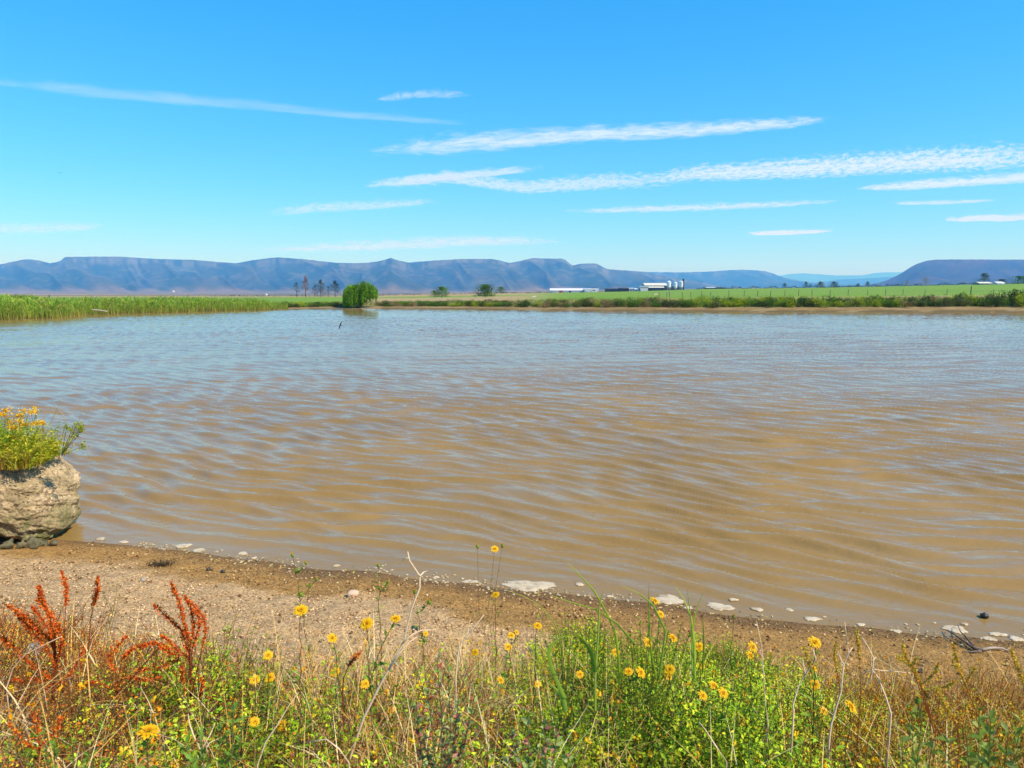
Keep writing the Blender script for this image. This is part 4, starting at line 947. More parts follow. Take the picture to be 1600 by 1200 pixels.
# plants on the boulder
def on_boulder(t_, Yo=0.0): return Vector((cx + t_ * hw, BY - .45 + Yo, ztop - .10 - .10 * max(0, -t_)))
def rock_shrub():
    t = empty("flowering_shrub", on_boulder(-.35)); tag(t, "feathery green shrub with orange yellow flower heads on top of the boulder", "shrub"); o = np.array(t.location)
    nb = NB(); n = 900; u = RNG.uniform(-1.05, .86, n); P = np.stack([cx + u * hw, BY + RNG.uniform(-.62, .3, n), np.full(n, ztop - .14) - .10 * np.maximum(0, -u)], 1)
    hmax = np.interp(u, [-1.05, -.4, .2, .6, .86], [.62, .74, .58, .42, .26]); Hh = hmax * RNG.uniform(.45, 1.12, n); lean = np.stack([np.interp(u, [-1, 1], [-.12, .45]) + RNG.normal(0, .25, n), RNG.normal(0, .25, n)], 1)
    c = np.where((u > .1)[:, None], colvar([(.46, .46, .03), (.56, .50, .04), (.30, .40, .02)], n, .25), colvar([(.16, .34, .015), (.26, .44, .02), (.38, .46, .02)], n, .25))
    nb.blades(P - o, Hh, .012, lean, c * .7, c, 3)
    for k in range(22):                                            # feathery leaflets up each stem
        tt = RNG.uniform(.12, 1, n); Q = P.copy(); Q[:, :2] += lean * (Hh * tt ** 1.8)[:, None]; Q[:, 2] += Hh * tt * .9
        D = np.stack([RNG.normal(0, 1, n), RNG.normal(0, 1, n), RNG.uniform(0, 1.2, n)], 1)
        nb.diamonds(Q - o, RNG.uniform(.025, .06, n), c * RNG.uniform(.7, 1.3, (n, 1)), .3, D)
    nb.build("foliage", LEAF, t)
    for (a, b_, w) in ((4, 648, 16), (17, 660, 13), (21, 668, 16), (32, 649, 12), (38, 641, 11), (50, 644, 12), (41, 663, 14), (56, 661, 16), (66, 660, 11), (21, 684, 8), (10, 641, 10), (-20, 652, 18), (-35, 665, 16), (30, 658, 8), (54, 639, 5)):
        q_ = MB(); p = at(a, b_, 9.45 + random.uniform(-.15, .2)); fb = NB(); m_ = int(w * 7); wr = w / F * 9.7 / 2
        Pn = np.array(p)[None] + RNG.normal(0, 1, (m_, 3)) * [wr * .55, wr * .5, .018]
        fb.diamonds(Pn - o, RNG.uniform(.014, .028, m_), colvar([(.85, .50, .01), (.86, .60, .015), (.80, .38, .01)], m_, .12), .9)
        fb.tubes(np.array([list(Vector(p) + Vector((random.uniform(-.02, .02), .02, -.16)) - t.location)] * 3), Pn[:3] - o, .003, .0015, (.15, .22, .03))
        fb.build("flower_cluster", PETAL, t)
    nb = NB()
    for (pts) in ([(112, 700), (120, 670), (128, 640)], [(60, 700), (80, 660), (92, 632), (98, 628)], [(95, 690), (104, 655), (84, 628)], [(105, 705), (126, 690), (140, 712), (146, 738)], [(20, 660), (26, 640), (24, 626)], [(100, 690), (118, 680), (139, 676)]):
        P = np.array([list(at(a, b_, 9.4)) for a, b_ in pts]) - o; nb.tubes(P[:-1], P[1:], .0035, .002, (.42, .36, .20))
    nb.build("dry_stem", DRY, t)
rock_shrub()
def rock_grass():
    t = empty("yellow_grass_tuft", on_boulder(.62)); tag(t, "yellow green grass tuft spilling over the boulder's right shoulder", "grass tuft"); o = np.array(t.location)
    nb = NB(); n = 260; P = np.stack([cx + RNG.uniform(.25, .86, n) * hw, BY + RNG.uniform(-.70, -.2, n), np.full(n, ztop - .12)], 1)
    c = colvar([(.45, .38, .04), (.34, .36, .03), (.50, .40, .10), (.40, .22, .04)], n, .2)
    nb.blades(P - o, RNG.uniform(.12, .36, n), .014, np.stack([RNG.normal(.25, .4, n), RNG.normal(-.25, .4, n)], 1), c * .8, c, 3); nb.build("grass_blades", LEAF, t)
    nb = NB(); n = 420; s_ = RNG.integers(0, 7, n); ce = np.array([(112, 672), (121, 664), (128, 672), (118, 680), (104, 668), (130, 697), (126, 668)], float)[s_]
    Q = np.array([list(at(a + RNG.normal(0, 3.2), b_ + RNG.normal(0, 2.6), 9.4 + RNG.normal(0, .04))) for a, b_ in ce]); nb.diamonds(Q - o, RNG.uniform(.02, .045, n), colvar([(.34, .38, .02), (.42, .40, .03), (.22, .30, .02)], n, .2), .45)
    E0 = np.array([list(at(96, 712, 9.5))] * 7); E1 = np.array([list(at(a, b_, 9.4)) for a, b_ in ((112, 672), (121, 664), (128, 672), (118, 680), (104, 668), (130, 697), (126, 668))]); nb.tubes(E0 - o, E1 - o, .005, .003, (.22, .26, .04)); nb.build("side_sprig", LEAF, t)
rock_grass()

# ------------------------------------------------------------------ near bank: ground cover (uncountable)
def scatter(n, line, dens, y0=1.3, y1=6.0, xr=(-4.5, 5.5)):
    """random spots on the bank; line(px) = how far up the slope the plants reach, dens(px, py) = share kept"""
    X = RNG.uniform(*xr, n); Y = RNG.uniform(y0, y1, n); Z = ground_z(X, Y); px_, py_ = project(X, Y, Z)
    clump = fbm(X * 2.2, Y * 2.2, 3, int(n) % 97)
    k = (px_ > -140) & (px_ < 1740) & (py_ > line(px_) + (clump - .5) * 90) & (RNG.random(n) < dens(px_, py_) * np.clip(.25 + 1.5 * clump, 0, 1.2)) & (Y > .9)
    return X[k], Y[k], Z[k], px_[k], py_[k]
def sprigs(nb, X, Y, Z, hh, cols, leaf=(.016, .03), k=12, lw=.42, spread=.5, stemc=(.16, .14, .04), asp_up=(.0, .9), seg=True):
    n = len(X); hh = hh * np.clip(.45 + 1.25 * fbm(X * 3.1, Y * 3.1, 2, 205), .5, 1.9); tone = sm(.3, .7, fbm(X * 4 + 9, Y * 4, 2, 206))[:, None]; c = colvar(cols, n, .3) * (.62 + .75 * tone); lean = RNG.normal(0, spread * .5, (n, 2)); P = np.stack([X, Y, Z - .01], 1)
    Tt = P + np.concatenate([lean * hh[:, None], hh[:, None]], 1); nb.tubes(P, Tt, .0022, .001, np.array(stemc))
    for i in range(k):
        t = RNG.uniform(.15, 1, n)[:, None]; a = RNG.uniform(0, 6.28, n); off = .02 * RNG.random((n, 1)) * (1 + spread)
        dirh = np.stack([np.cos(a), np.sin(a), a * 0], 1); Q = P + (Tt - P) * t + dirh * off * .6
        D = dirh + np.array([0, 0, 1.0]) * RNG.uniform(*asp_up, (n, 1)); L = RNG.uniform(*leaf, n) * (1.2 - .5 * t[:, 0])
        nb.leaves(Q, D, L, L * lw, c * RNG.uniform(.75, 1.3, (n, 1)))
LN = lambda pts: (lambda px_: np.interp(px_, [p[0] for p in pts], [p[1] for p in pts]))
def cover():
    nb = NB()
    X, Y, Z, a, b_ = scatter(62000, LN([(0, 1170), (180, 1120), (240, 1085), (450, 1085), (600, 1090), (830, 1065), (880, 1025), (1130, 1025), (1230, 1070), (1330, 1120), (1600, 1170)]),
        lambda px_, py_: np.interp(px_, [0, 200, 260, 420, 520, 800, 860, 1000, 1260, 1330, 1600], [.06, .12, .26, .22, .09, .10, .75, .85, .75, .2, .14]))
    sprigs(nb, X, Y, Z, RNG.uniform(.08, .26, len(X)) * np.interp(a, [0, 300, 850, 1100, 1600], [.9, 1.1, 1.2, 1.2, 1.0]), [G2, (.34, .50, .02), (.58, .60, .03), (.22, .38, .012), (.48, .56, .03), (.40, .58, .03)], (.018, .042), 14, .44, .5)
    tag(nb.build("green_weeds", LEAF), "low leafy green weeds carpeting the near bank", "weeds", kind="stuff")
    nb = NB()
    X, Y, Z, a, b_ = scatter(60000, LN([(0, 985), (180, 1005), (330, 1050), (450, 1085), (650, 1090), (850, 1110), (1250, 1130), (1350, 1090), (1600, 1090)]),
        lambda px_, py_: np.interp(px_, [0, 350, 450, 850, 900, 1230, 1300, 1600], [.40, .35, .2, .22, .06, .06, .22, .22]))
    sprigs(nb, X, Y, Z, RNG.uniform(.06, .27, len(X)), [(.76, .18, .015), (.70, .26, .02), (.60, .50, .05), (.80, .46, .04), (.50, .10, .015)], (.008, .02), 13, .5, .8, (.25, .10, .03))
    tag(nb.build("russet_weeds", LEAF), "fine red brown weeds mixed through the near bank", "weeds", kind="stuff")
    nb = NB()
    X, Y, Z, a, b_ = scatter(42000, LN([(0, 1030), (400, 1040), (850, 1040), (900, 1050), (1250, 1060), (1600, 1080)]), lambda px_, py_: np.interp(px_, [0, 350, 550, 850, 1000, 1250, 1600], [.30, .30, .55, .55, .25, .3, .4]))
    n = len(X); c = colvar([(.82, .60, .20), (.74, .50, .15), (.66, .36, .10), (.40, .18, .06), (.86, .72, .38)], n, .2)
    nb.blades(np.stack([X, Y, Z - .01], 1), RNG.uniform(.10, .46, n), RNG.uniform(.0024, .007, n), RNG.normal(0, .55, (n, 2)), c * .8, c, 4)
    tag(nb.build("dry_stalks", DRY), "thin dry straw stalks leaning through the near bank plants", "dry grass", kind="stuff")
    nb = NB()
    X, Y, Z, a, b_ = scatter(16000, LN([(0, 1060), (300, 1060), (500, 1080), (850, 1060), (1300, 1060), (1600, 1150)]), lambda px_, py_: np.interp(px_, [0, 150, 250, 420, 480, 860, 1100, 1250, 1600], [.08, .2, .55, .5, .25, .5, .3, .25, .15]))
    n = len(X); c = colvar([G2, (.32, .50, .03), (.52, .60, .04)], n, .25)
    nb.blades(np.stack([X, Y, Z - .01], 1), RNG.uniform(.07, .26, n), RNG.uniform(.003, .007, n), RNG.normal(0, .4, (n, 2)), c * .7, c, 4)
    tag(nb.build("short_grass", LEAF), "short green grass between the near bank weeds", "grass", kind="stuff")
    nb = NB()
    X, Y, Z, a, b_ = scatter(26000, LN([(0, 3000), (1180, 3000), (1215, 1130), (1300, 1090), (1450, 1100), (1600, 1110)]), lambda px_, py_: np.interp(px_, [1200, 1300, 1600], [.2, .5, .5]), xr=(.8, 5.5))
    sprigs(nb, X, Y, Z, RNG.uniform(.10, .32, len(X)), [(.84, .54, .03), (.78, .62, .05), (.78, .34, .03), (.52, .54, .03)], (.006, .014), 16, .75, .45, (.42, .15, .05))
    tag(nb.build("amber_weeds", LEAF), "amber seeding weeds covering the bank at the right", "weeds", kind="stuff")
cover()
def specks():
    nb = NB()
    X, Y, Z, a, b_ = scatter(3600, LN([(0, 1120), (400, 1060), (850, 1040), (1250, 1050), (1600, 1100)]), lambda px_, py_: np.interp(px_, [0, 300, 850, 900, 1250, 1600], [.25, .25, .3, .9, .8, .4]))
    n = len(X); h_ = RNG.uniform(.10, .30, n); P = np.stack([X, Y, Z - .01], 1); T_ = P + np.stack([RNG.normal(0, .03, n), RNG.normal(0, .03, n), h_], 1)
    nb.tubes(P, T_, .0014, .001, np.array((.30, .30, .06))); c = colvar([(.85, .50, .01), (.80, .36, .01), (.85, .60, .02)], n, .15)
    for k in range(7): nb.diamonds(T_ + RNG.normal(0, .0045, (n, 3)), .018, c, .7, RNG.normal(0, 1, (n, 3)) + [0, 0, .8])
    tag(nb.build("tiny_blossoms", PETAL), "tiny orange yellow blossoms dotted through the near bank plants", "blossoms", kind="stuff")
specks()

# ------------------------------------------------------------------ yellow flowered plants
def head_mesh():
    nb = NB(); R = np.random.default_rng(33)
    for ring, (cnt, ln, el, w) in enumerate(((17, .50, .10, .15), (15, .42, .35, .14), (12, .28, .75, .10))):
        a = np.arange(cnt) * 2 * np.pi / cnt + ring * .2 + R.normal(0, .06, cnt); e = el + R.normal(0, .08, cnt)
        D = np.stack([np.cos(a) * np.cos(e), np.sin(a) * np.cos(e), np.sin(e)], 1); S = np.stack([-np.sin(a), np.cos(a), a * 0], 1)
        P = D * .04; L = (ln * R.uniform(.88, 1.05, cnt))[:, None]; up = np.array([0, 0, 1.0])
        V = np.stack([P - S * w * .25, P + S * w * .25, P + D * L * .7 + S * w * .5 + up * .02, P + D * L * .7 - S * w * .5 + up * .02, P + D * L + S * w * .28 - up * .03, P + D * L - S * w * .28 - up * .03], 1)
        i = np.arange(cnt)[:, None] * 6; c = colvar([(.86, .54, .010), (.84, .48, .008)], cnt, .06, R) * (1 - .07 * ring)
        nb.add(V.reshape(-1, 3), np.concatenate([i + np.array([[0, 1, 2, 3]]), i + np.array([[3, 2, 4, 5]])], 0), np.repeat(c, 6, 0))
    n = 60; a = R.uniform(0, 6.28, n); r = .12 * np.sqrt(R.random(n)); P = np.stack([r * np.cos(a), r * np.sin(a), np.full(n, .08)], 1)
    nb.diamonds(P, .09, colvar([(.78, .34, .008), (.82, .42, .01)], n, .1, R), .5, np.stack([P[:, 0] * 2, P[:, 1] * 2, np.full(n, .5)], 1), R)
    return nb.mesh("flower_head")
def bud_mesh():
    m = MB(); m.tube([(0, 0, -.35), (0, 0, -.1), (0, 0, .15), (0, 0, .35)], [.10, .26, .24, .16], 9); me = m.mesh("bud"); vcol(me, "Col", np.array([(.24, .32, .04)] * len(me.vertices)))
    return me
def budtip_mesh():
    nb = NB(); R = np.random.default_rng(4); n = 26; a = R.uniform(0, 6.28, n); P = np.stack([.12 * np.cos(a), .12 * np.sin(a), np.full(n, .28)], 1)
    nb.diamonds(P, .32, colvar([(.80, .36, .01), (.82, .46, .01)], n, .1, R), .3, np.stack([np.cos(a) * .2, np.sin(a) * .2, np.ones(n)], 1), R); return nb.mesh("bud_tip")
def calyx_mesh():
    m = MB(); m.tube([(0, 0, -.32), (0, 0, -.22), (0, 0, -.05), (0, 0, .06)], [.06, .17, .19, .20], 9); me = m.mesh("calyx"); vcol(me, "Col", np.array([(.24, .32, .05)] * len(me.vertices))); return me
HM, BMm, BT, CX = head_mesh(), bud_mesh(), budtip_mesh(), calyx_mesh()
for me_, mt_ in ((HM, PETAL), (BMm, LEAF), (BT, PETAL), (CX, LEAF)): me_.materials.append(mt_)
def child(name, me, parent, loc, scale, rot):
    o = bpy.data.objects.new(name, me); COL.objects.link(o); o.parent = parent; o.location = loc; o.scale = (scale,) * 3; o.rotation_euler = rot; return o
def head_place(px_, py_, size, D=.042, hmin=.10, hmax=.62):
    Y = max(1.15, min(4.2, F * D / size)); 
    for _ in range(60):
        p = at(px_, py_, Y); hgt = p.z - gz(p.x, p.y)
        if hgt > hmax: Y += .04
        elif hgt < hmin: Y -= .03
        else: break
    return p
def flower_plant(label, heads, stemc=(.20, .12, .05), hmax=.62, leafy=1.0, D=.042):
    pts = [(head_place(h[0], h[1], h[2], D, .10, hmax), h) for h in heads]
    mx = sum(p.x for p, _ in pts) / len(pts); my = sum(p.y for p, _ in pts) / len(pts)
    rx = mx + random.uniform(-.05, .05); ry = my - random.uniform(-.02, .08); root = Vector((rx, ry, gz(rx, ry)))
    t = empty("yellow_flower_plant", root); tag(t, label, "wild flower", "yellow flowered plants on the near bank")
    nb = NB(); lf = NB(); P0 = Vector((0, 0, -.02)); fork = None; R = RNG
    pts.sort(key=lambda q: -q[0].z); main = None
    for i, (p, h) in enumerate(pts):
        q = p - root
        if main is None:
            n_ = 14; w = [random.uniform(-.007, .007) for _ in range(2 * n_)]
            main = [P0.lerp(q, k / n_) + (Vector((w[2 * k], w[2 * k + 1], 0)) if 0 < k < n_ else Vector()) for k in range(n_)] + [q]
            path = main
        else:
            cand = [v for v in main if v.z < q.z - .01] or [main[0]]
            hd = min((Vector((v.x - q.x, v.y - q.y)).length for v in main[-6:])); b0 = min(cand, key=lambda v: abs(v.z - (q.z - max(.03, 1.5 * hd)))); path = [b0, b0.lerp(q, .5) + Vector((0, 0, -.02)) + (q - b0).cross(Vector((0, 1, 0))) * .08, q]
        A = np.array([list(v) for v in path]); k = len(A) - 1; rad = np.linspace(.0034 if i == 0 else .0022, .0016, k + 1)
        nb.tubes(A[:-1], A[1:], rad[:-1], rad[1:], np.array(stemc) * (1 + .3 * (random.random() - .5)))
        m = int((22 if i == 0 else 10) * leafy); tt = R.uniform(.05, .93, m) * k; j = tt.astype(int); Q = A[j] + (A[np.minimum(j + 1, k)] - A[j]) * (tt - j)[:, None]
        a = R.uniform(0, 6.28, m); Dv = np.stack([np.cos(a), np.sin(a), R.uniform(.1, 1, m)], 1); L = R.uniform(.018, .055, m) * (1.25 - tt / k * .7)
        lf.leaves(Q, Dv, L, L * .36, colvar([(.20, .34, .03), (.14, .26, .02), (.30, .40, .05)], m, .25))
    nb.build("stem", LEAF, t); lf.build("foliage", LEAF, t)
    for p, h in pts:
        kind = h[3] if len(h) > 3 else 'o'; s_ = h[2] / F * p.y; q = p - root
        if kind == 'o':
            az = random.uniform(0, 6.28); toward = Vector((random.gauss(.25, .35), -.55 + random.gauss(0, .25), 1)).normalized(); rot = toward.to_track_quat('Z', 'Y').to_euler()
            o = child("flower_head", HM, t, q, s_ * random.uniform(.92, 1.12), rot); child("calyx", CX, o, (0, 0, 0), 1, (0, 0, 0))
        else:
            rot = (random.gauss(0, .25), random.gauss(0, .25), 0); o = child("bud", BMm, t, q, max(.018, s_ * 1.2), rot); child("bud_tip", BT, o, (0, 0, 0), 1, (0, 0, 0))
B = 'b'
for lb, hs_, kw in (
    ("tallest lanky stem with an open flower and buds seen against the water", [(773, 858, 12), (746, 854, 8, B), (785, 853, 8, B), (774, 930, 14)], dict(stemc=(.28, .12, .08), hmax=.95, leafy=1.3)),
    ("nearest and biggest yellow flower, low at the left beside pale curled stalks", [(232, 1143, 34)], dict()),
    ("single large flower on a reddish stem against the pale silt", [(470, 954, 21)], dict(stemc=(.32, .12, .07), hmax=.7)),
    ("budding plant without open flowers against the mud, left of centre", [(457, 868, 8, B), (478, 880, 7, B), (495, 905, 7, B)], dict(hmax=.9, leafy=1.5)),
    ("upright leafy stem ending in one orange bud, left of the dry forked stalk", [(591, 884, 8, B), (607, 909, 6, B)], dict(hmax=.85, leafy=1.7, stemc=(.24, .10, .05))),
    ("two large flowers side by side just left of the dry forked stalk", [(573, 975, 20), (618, 967, 19)], dict(hmax=.7)),
    ("half open orange buds just right of the dry forked stalk", [(671, 941, 10, B), (648, 925, 9, B), (665, 990, 10)], dict(hmax=.7, leafy=1.4)),
    ("flower above a smaller one and a bud, over dark leaves left of centre", [(519, 997, 17), (523, 1051, 15), (542, 1047, 8, B)], dict(leafy=1.6)),
    ("three flowers in a triangle above the short green grass at the left", [(419, 1024, 17), (422, 1059, 15), (398, 1062, 16)], dict()),
    ("two flowers level with each other near the bottom left", [(398, 1128, 18), (439, 1134, 17)], dict()),
    ("lone small flower low between dry stalks left of centre", [(571, 1069, 15)], dict()),
    ("upright half closed flower above a tiny one near the bottom centre", [(612, 1108, 14), (604, 1161, 10)], dict()),
    ("three small flowers strung downwards beside the pink tipped plant", [(742, 1020, 12), (782, 1063, 13), (785, 1081, 11)], dict(leafy=1.3)),
    ("tight trio of flowers just left of the long arching grass blade", [(794, 1011, 12), (799, 993, 13), (807, 988, 9)], dict(leafy=1.3)),
    ("small flower at the bottom, above the second pink tipped plant", [(729, 1151, 12)], dict()),
    ("flower high on a thin stem directly below the largest foam patch", [(840, 978, 16), (840, 1069, 13)], dict(hmax=.66)),
    ("highest flower of the green clump, before the broken foam", [(1023, 939, 16), (1032, 960, 13)], dict(hmax=.7, leafy=1.5)),
    ("two flowers at the same height in the middle of the green clump's top", [(1012, 1004, 17), (1051, 997, 17)], dict(leafy=1.4)),
    ("wide open flower at the right shoulder of the green clump", [(1092, 1011, 18), (1095, 1041, 13)], dict(leafy=1.4)),
    ("pair of flowers almost touching in the green clump", [(982, 1050, 17), (1001, 1051, 17)], dict(leafy=1.4)),
    ("double flower with a paler one to its lower right", [(1046, 1047, 18), (1044, 1058, 12), (1076, 1071, 12)], dict(leafy=1.4)),
    ("two flowers stepping down beside the broad dark strap leaf", [(906, 1054, 13), (934, 1085, 14)], dict(leafy=1.3)),
    ("three crowded flowers in the right half of the green clump", [(1098, 1087, 17), (1130, 1083, 17), (1115, 1071, 15)], dict(leafy=1.4)),
    ("small orange tinted flower left in the green clump above a faded one", [(962, 1019, 12), (956, 1087, 10)], dict(leafy=1.4)),
    ("single orange bud on a bare leafy stem right of the green clump's top", [(1146, 964, 8, B)], dict(hmax=.75, leafy=2.0)),
    ("large flower over a smaller one at the green clump's right edge", [(1176, 1011, 19), (1172, 1024, 14)], dict(leafy=1.5)),
    ("two dull flowers under the broad dark strap leaf", [(891, 1105, 15), (867, 1141, 12)], dict()),
    ("two faded flowers deep in the green near the bottom", [(1026, 1134, 15), (1074, 1150, 14)], dict()),
    ("bright flower at the bottom edge with a small one to its left", [(1086, 1179, 17), (992, 1173, 12)], dict()),
    ("small flower hidden among leaves in the centre of the green clump", [(998, 1099, 12)], dict()),
    ("dull flower low at the right side of the green clump", [(1169, 1117, 12)], dict()),
    ("three flowers in a column at the left of the amber weeds", [(1273, 1004, 20), (1270, 1044, 15), (1273, 1070, 16)], dict(leafy=1.5, hmax=.7)),
    ("small flower below the column of three, right of the green clump", [(1287, 1111, 14), (1222, 1081, 9)], dict()),
    ("large solitary flower among the pale dry stalks at the right", [(1329, 1104, 22)], dict()),
    ("closed orange bud on a thick dark leaved stem at the lower right", [(1434, 1095, 15, B), (1447, 1136, 12, B)], dict(leafy=1.8)),
    ("small yellow flowers among dark leaves at the right edge", [(1573, 1131, 11), (1585, 1177, 12)], dict(leafy=1.8)),
    ("flower cut by the bottom edge at the lower right", [(1516, 1193, 15)], dict()),
    ("flower cut by the bottom edge at the lower left", [(274, 1194, 13)], dict())):
    flower_plant(lb, hs_, **kw)

# ------------------------------------------------------------------ red docks, seed spikes, dry stalks, grass tufts, leafy plants
def path_pts(pts, Y, dy=0.0): return [at(a, b_, Y + dy * i / max(1, len(pts) - 1)) for i, (a, b_) in enumerate(pts)]
def rooted(name, label, cat, basepx, Y, group=None):
    p = at(basepx[0], basepx[1], Y); r = Vector((p.x, Y, gz(p.x, Y))); t = empty(name, r); tag(t, label, cat, group); return t, r
def spike(nb, pts, cnt, wid, size, cols, R=RNG):
    A = np.array([list(p) for p in pts]); k = len(A) - 1; tt = R.random(cnt) * k; j = np.minimum(tt.astype(int), k - 1); Q = A[j] + (A[j + 1] - A[j]) * (tt - j)[:, None]
    w = wid * (.35 + .8 * np.sin(np.pi * np.clip(tt / k * .85 + .12, 0, 1))); lump = .6 + .7 * (np.sin(tt * 9 + A[0, 0] * 50) > -.2)
    Q = Q + nrm(R.normal(size=(cnt, 3))) * (w * lump * R.random(cnt) ** .5)[:, None]
    nb.diamonds(Q, size * R.uniform(.7, 1.3, cnt), colvar(cols, cnt, .3, R), .8)
REDS = [(.80, .17, .015), (.70, .10, .010), (.84, .28, .03), (.46, .07, .01)]; AMB = [(.70, .42, .04), (.62, .48, .06), (.70, .30, .03), (.45, .40, .05)]
def seeded(name, label, cat, base, Y, spikes, cols, wid, size, stemc, dens=1.0, group=None, partname="seed_spike", stem_r=.004):
    t, r = rooted(name, label, cat, base, Y, group); nb = NB(); bp_ = at(base[0], base[1], Y)
    for i, sp in enumerate(spikes):
        dy = random.uniform(-.12, .12); P = [p - r for p in path_pts(sp, Y, dy)]
        A = np.array([list(p) for p in P]); nb.tubes(A[:-1], A[1:], stem_r * .7, stem_r * .5, stemc)
        s = NB(); ln = sum((P[k + 1] - P[k]).length for k in range(len(P) - 1)); m0 = P if len(P) < 4 or i else P
        spike(s, P[::-1][:max(2, len(P) - (1 if i == 0 and len(P) > 3 else 0))], int(ln * 1300 * dens), wid, size, cols); s.build(partname, LEAF, t)
    low = [p - r for p in [bp_]][0]; A = np.array([[0, 0, -.02], list(low * .5), list(low)]); nb.tubes(A[:-1], A[1:], stem_r * 1.2, stem_r * .8, stemc)
    for sp in spikes: 
        e = at(sp[0][0], sp[0][1], Y) - r; nb.tubes(np.array([list(low)]), np.array([list(e)]), stem_r, stem_r * .7, stemc)
    nb.build("stem", LEAF, t); return t
seeded("red_dock", "largest rusty red dock with several fanned seed spikes at the left edge", "dock plant", (84, 1080), 3.1,
       [[(88, 1035), (86, 1000), (78, 965), (66, 938), (60, 915)], [(86, 1010), (62, 985), (38, 962), (12, 946)], [(84, 1000), (90, 975), (72, 950), (56, 935)], [(88, 1040), (70, 1010), (45, 980), (30, 965)], [(90, 1030), (97, 1000), (92, 975)], [(80, 1060), (50, 1040), (20, 1010), (0, 995)], [(86, 1000), (64, 990), (44, 968), (24, 958)], [(86, 1020), (76, 985), (62, 962), (50, 948)], [(84, 1070), (60, 1062), (34, 1066), (16, 1060)], [(88, 1070), (112, 1052), (124, 1030), (131, 1010)]], REDS, .012, .010, (.36, .08, .03))
seeded("red_dock", "single upright red seed spike right behind the largest dock", "dock plant", (99, 1010), 3.35, [[(100, 985), (103, 945), (104, 920), (96, 892)]], REDS, .010, .010, (.36, .08, .03))
seeded("red_dock", "lone straight red spike between the two fanned docks", "dock plant", (137, 1030), 3.3, [[(141, 972), (146, 945), (152, 925), (153, 903)]], REDS, .010, .010, (.36, .08, .03))
seeded("red_dock", "tall fanned red dock with four spikes right of the lone straight one", "dock plant", (297, 1095), 3.0,
       [[(296, 1040), (294, 1000), (286, 965), (280, 940), (267, 909)], [(295, 1020), (283, 985), (262, 965), (241, 946)], [(297, 1010), (303, 975), (297, 950), (289, 930)], [(316, 1012), (322, 985), (318, 965), (306, 950), (292, 938)], [(296, 1030), (276, 1015), (262, 1000), (250, 992)], [(300, 1015), (310, 985), (312, 968), (303, 952)], [(292, 1090), (286, 1060), (284, 1042)], [(310, 1090), (318, 1072), (314, 1058)]], REDS, .010, .010, (.34, .07, .03))
seeded("red_dock", "low sprawling red dock with arched spikes between the taller two", "dock plant", (180, 1090), 2.95,
       [[(185, 1060), (190, 1030), (210, 1012), (240, 1005), (262, 1012)], [(180, 1050), (168, 1028), (185, 1008), (198, 993)], [(190, 1060), (225, 1045), (255, 1040), (280, 1030)], [(200, 1060), (235, 1062), (262, 1058)], [(170, 1075), (150, 1065), (130, 1072)], [(250, 1010), (262, 1018), (275, 1024)]], REDS, .012, .010, (.30, .07, .02))
seeded("red_dock", "short dark red spike beside the flower above dark leaves", "dock plant", (535, 1085), 2.8, [[(537, 1060), (545, 1040), (552, 1030), (563, 1020)]], REDS, .012, .009, (.3, .07, .03))
seeded("red_dock", "small rusty spikes low at the bottom left corner", "dock plant", (60, 1180), 2.3, [[(62, 1165), (58, 1135), (50, 1110)], [(60, 1170), (85, 1145), (98, 1118)], [(58, 1175), (30, 1150), (12, 1130)]], REDS, .012, .008, (.36, .1, .03))
for lb, base, Y, sp in (("leaning amber seed spike left of the fork with many short side spikes", (1462, 1150), 2.6, [[(1462, 1140), (1450, 1090), (1430, 1050), (1415, 1025), (1410, 1007)], [(1440, 1070), (1462, 1050), (1466, 1035)], [(1425, 1042), (1410, 1030), (1402, 1026)], [(1445, 1080), (1480, 1072), (1492, 1066)], [(1435, 1062), (1428, 1040), (1432, 1028)]]),
        ("tall reddish seed spike under the driftwood", (1545, 1160), 2.6, [[(1540, 1143), (1520, 1098), (1502, 1055), (1494, 1028), (1489, 1006)], [(1500, 1050), (1490, 1036), (1488, 1030)], [(1508, 1068), (1520, 1050), (1524, 1042)]]),
        ("amber seed spike at the right edge below the driftwood", (1606, 1130), 2.7, [[(1604, 1110), (1600, 1070), (1590, 1040), (1579, 1014)], [(1598, 1060), (1608, 1044), (1610, 1036)]]),
        ("slim straight amber spike between pale dry stalks", (1345, 1090), 2.9, [[(1345, 1070), (1343, 1030), (1341, 1005), (1339, 984)]]),
        ("short amber spike just right of the column of three flowers", (1312, 1070), 3.0, [[(1308, 1050), (1304, 1025), (1306, 1003)]]),
        ("curved amber spike left of the column of three flowers", (1275, 1085), 3.0, [[(1268, 1050), (1262, 1030), (1256, 1010)]]),
        ("low amber spike leaning left near the right edge", (1610, 1150), 2.4, [[(1612, 1140), (1592, 1118), (1576, 1096)]]),
        ("branched amber seed plant before the bare mud at the right", (1500, 1160), 2.4, [[(1500, 1150), (1488, 1120), (1470, 1090), (1462, 1075)], [(1492, 1125), (1478, 1120), (1466, 1110)], [(1496, 1130), (1508, 1110), (1512, 1098)]])):
    seeded("amber_seed_plant", lb, "seed plant", base, Y, sp, AMB, .007, .0085, (.52, .18, .05), .75, "amber seed plants at the right", stem_r=.0026)

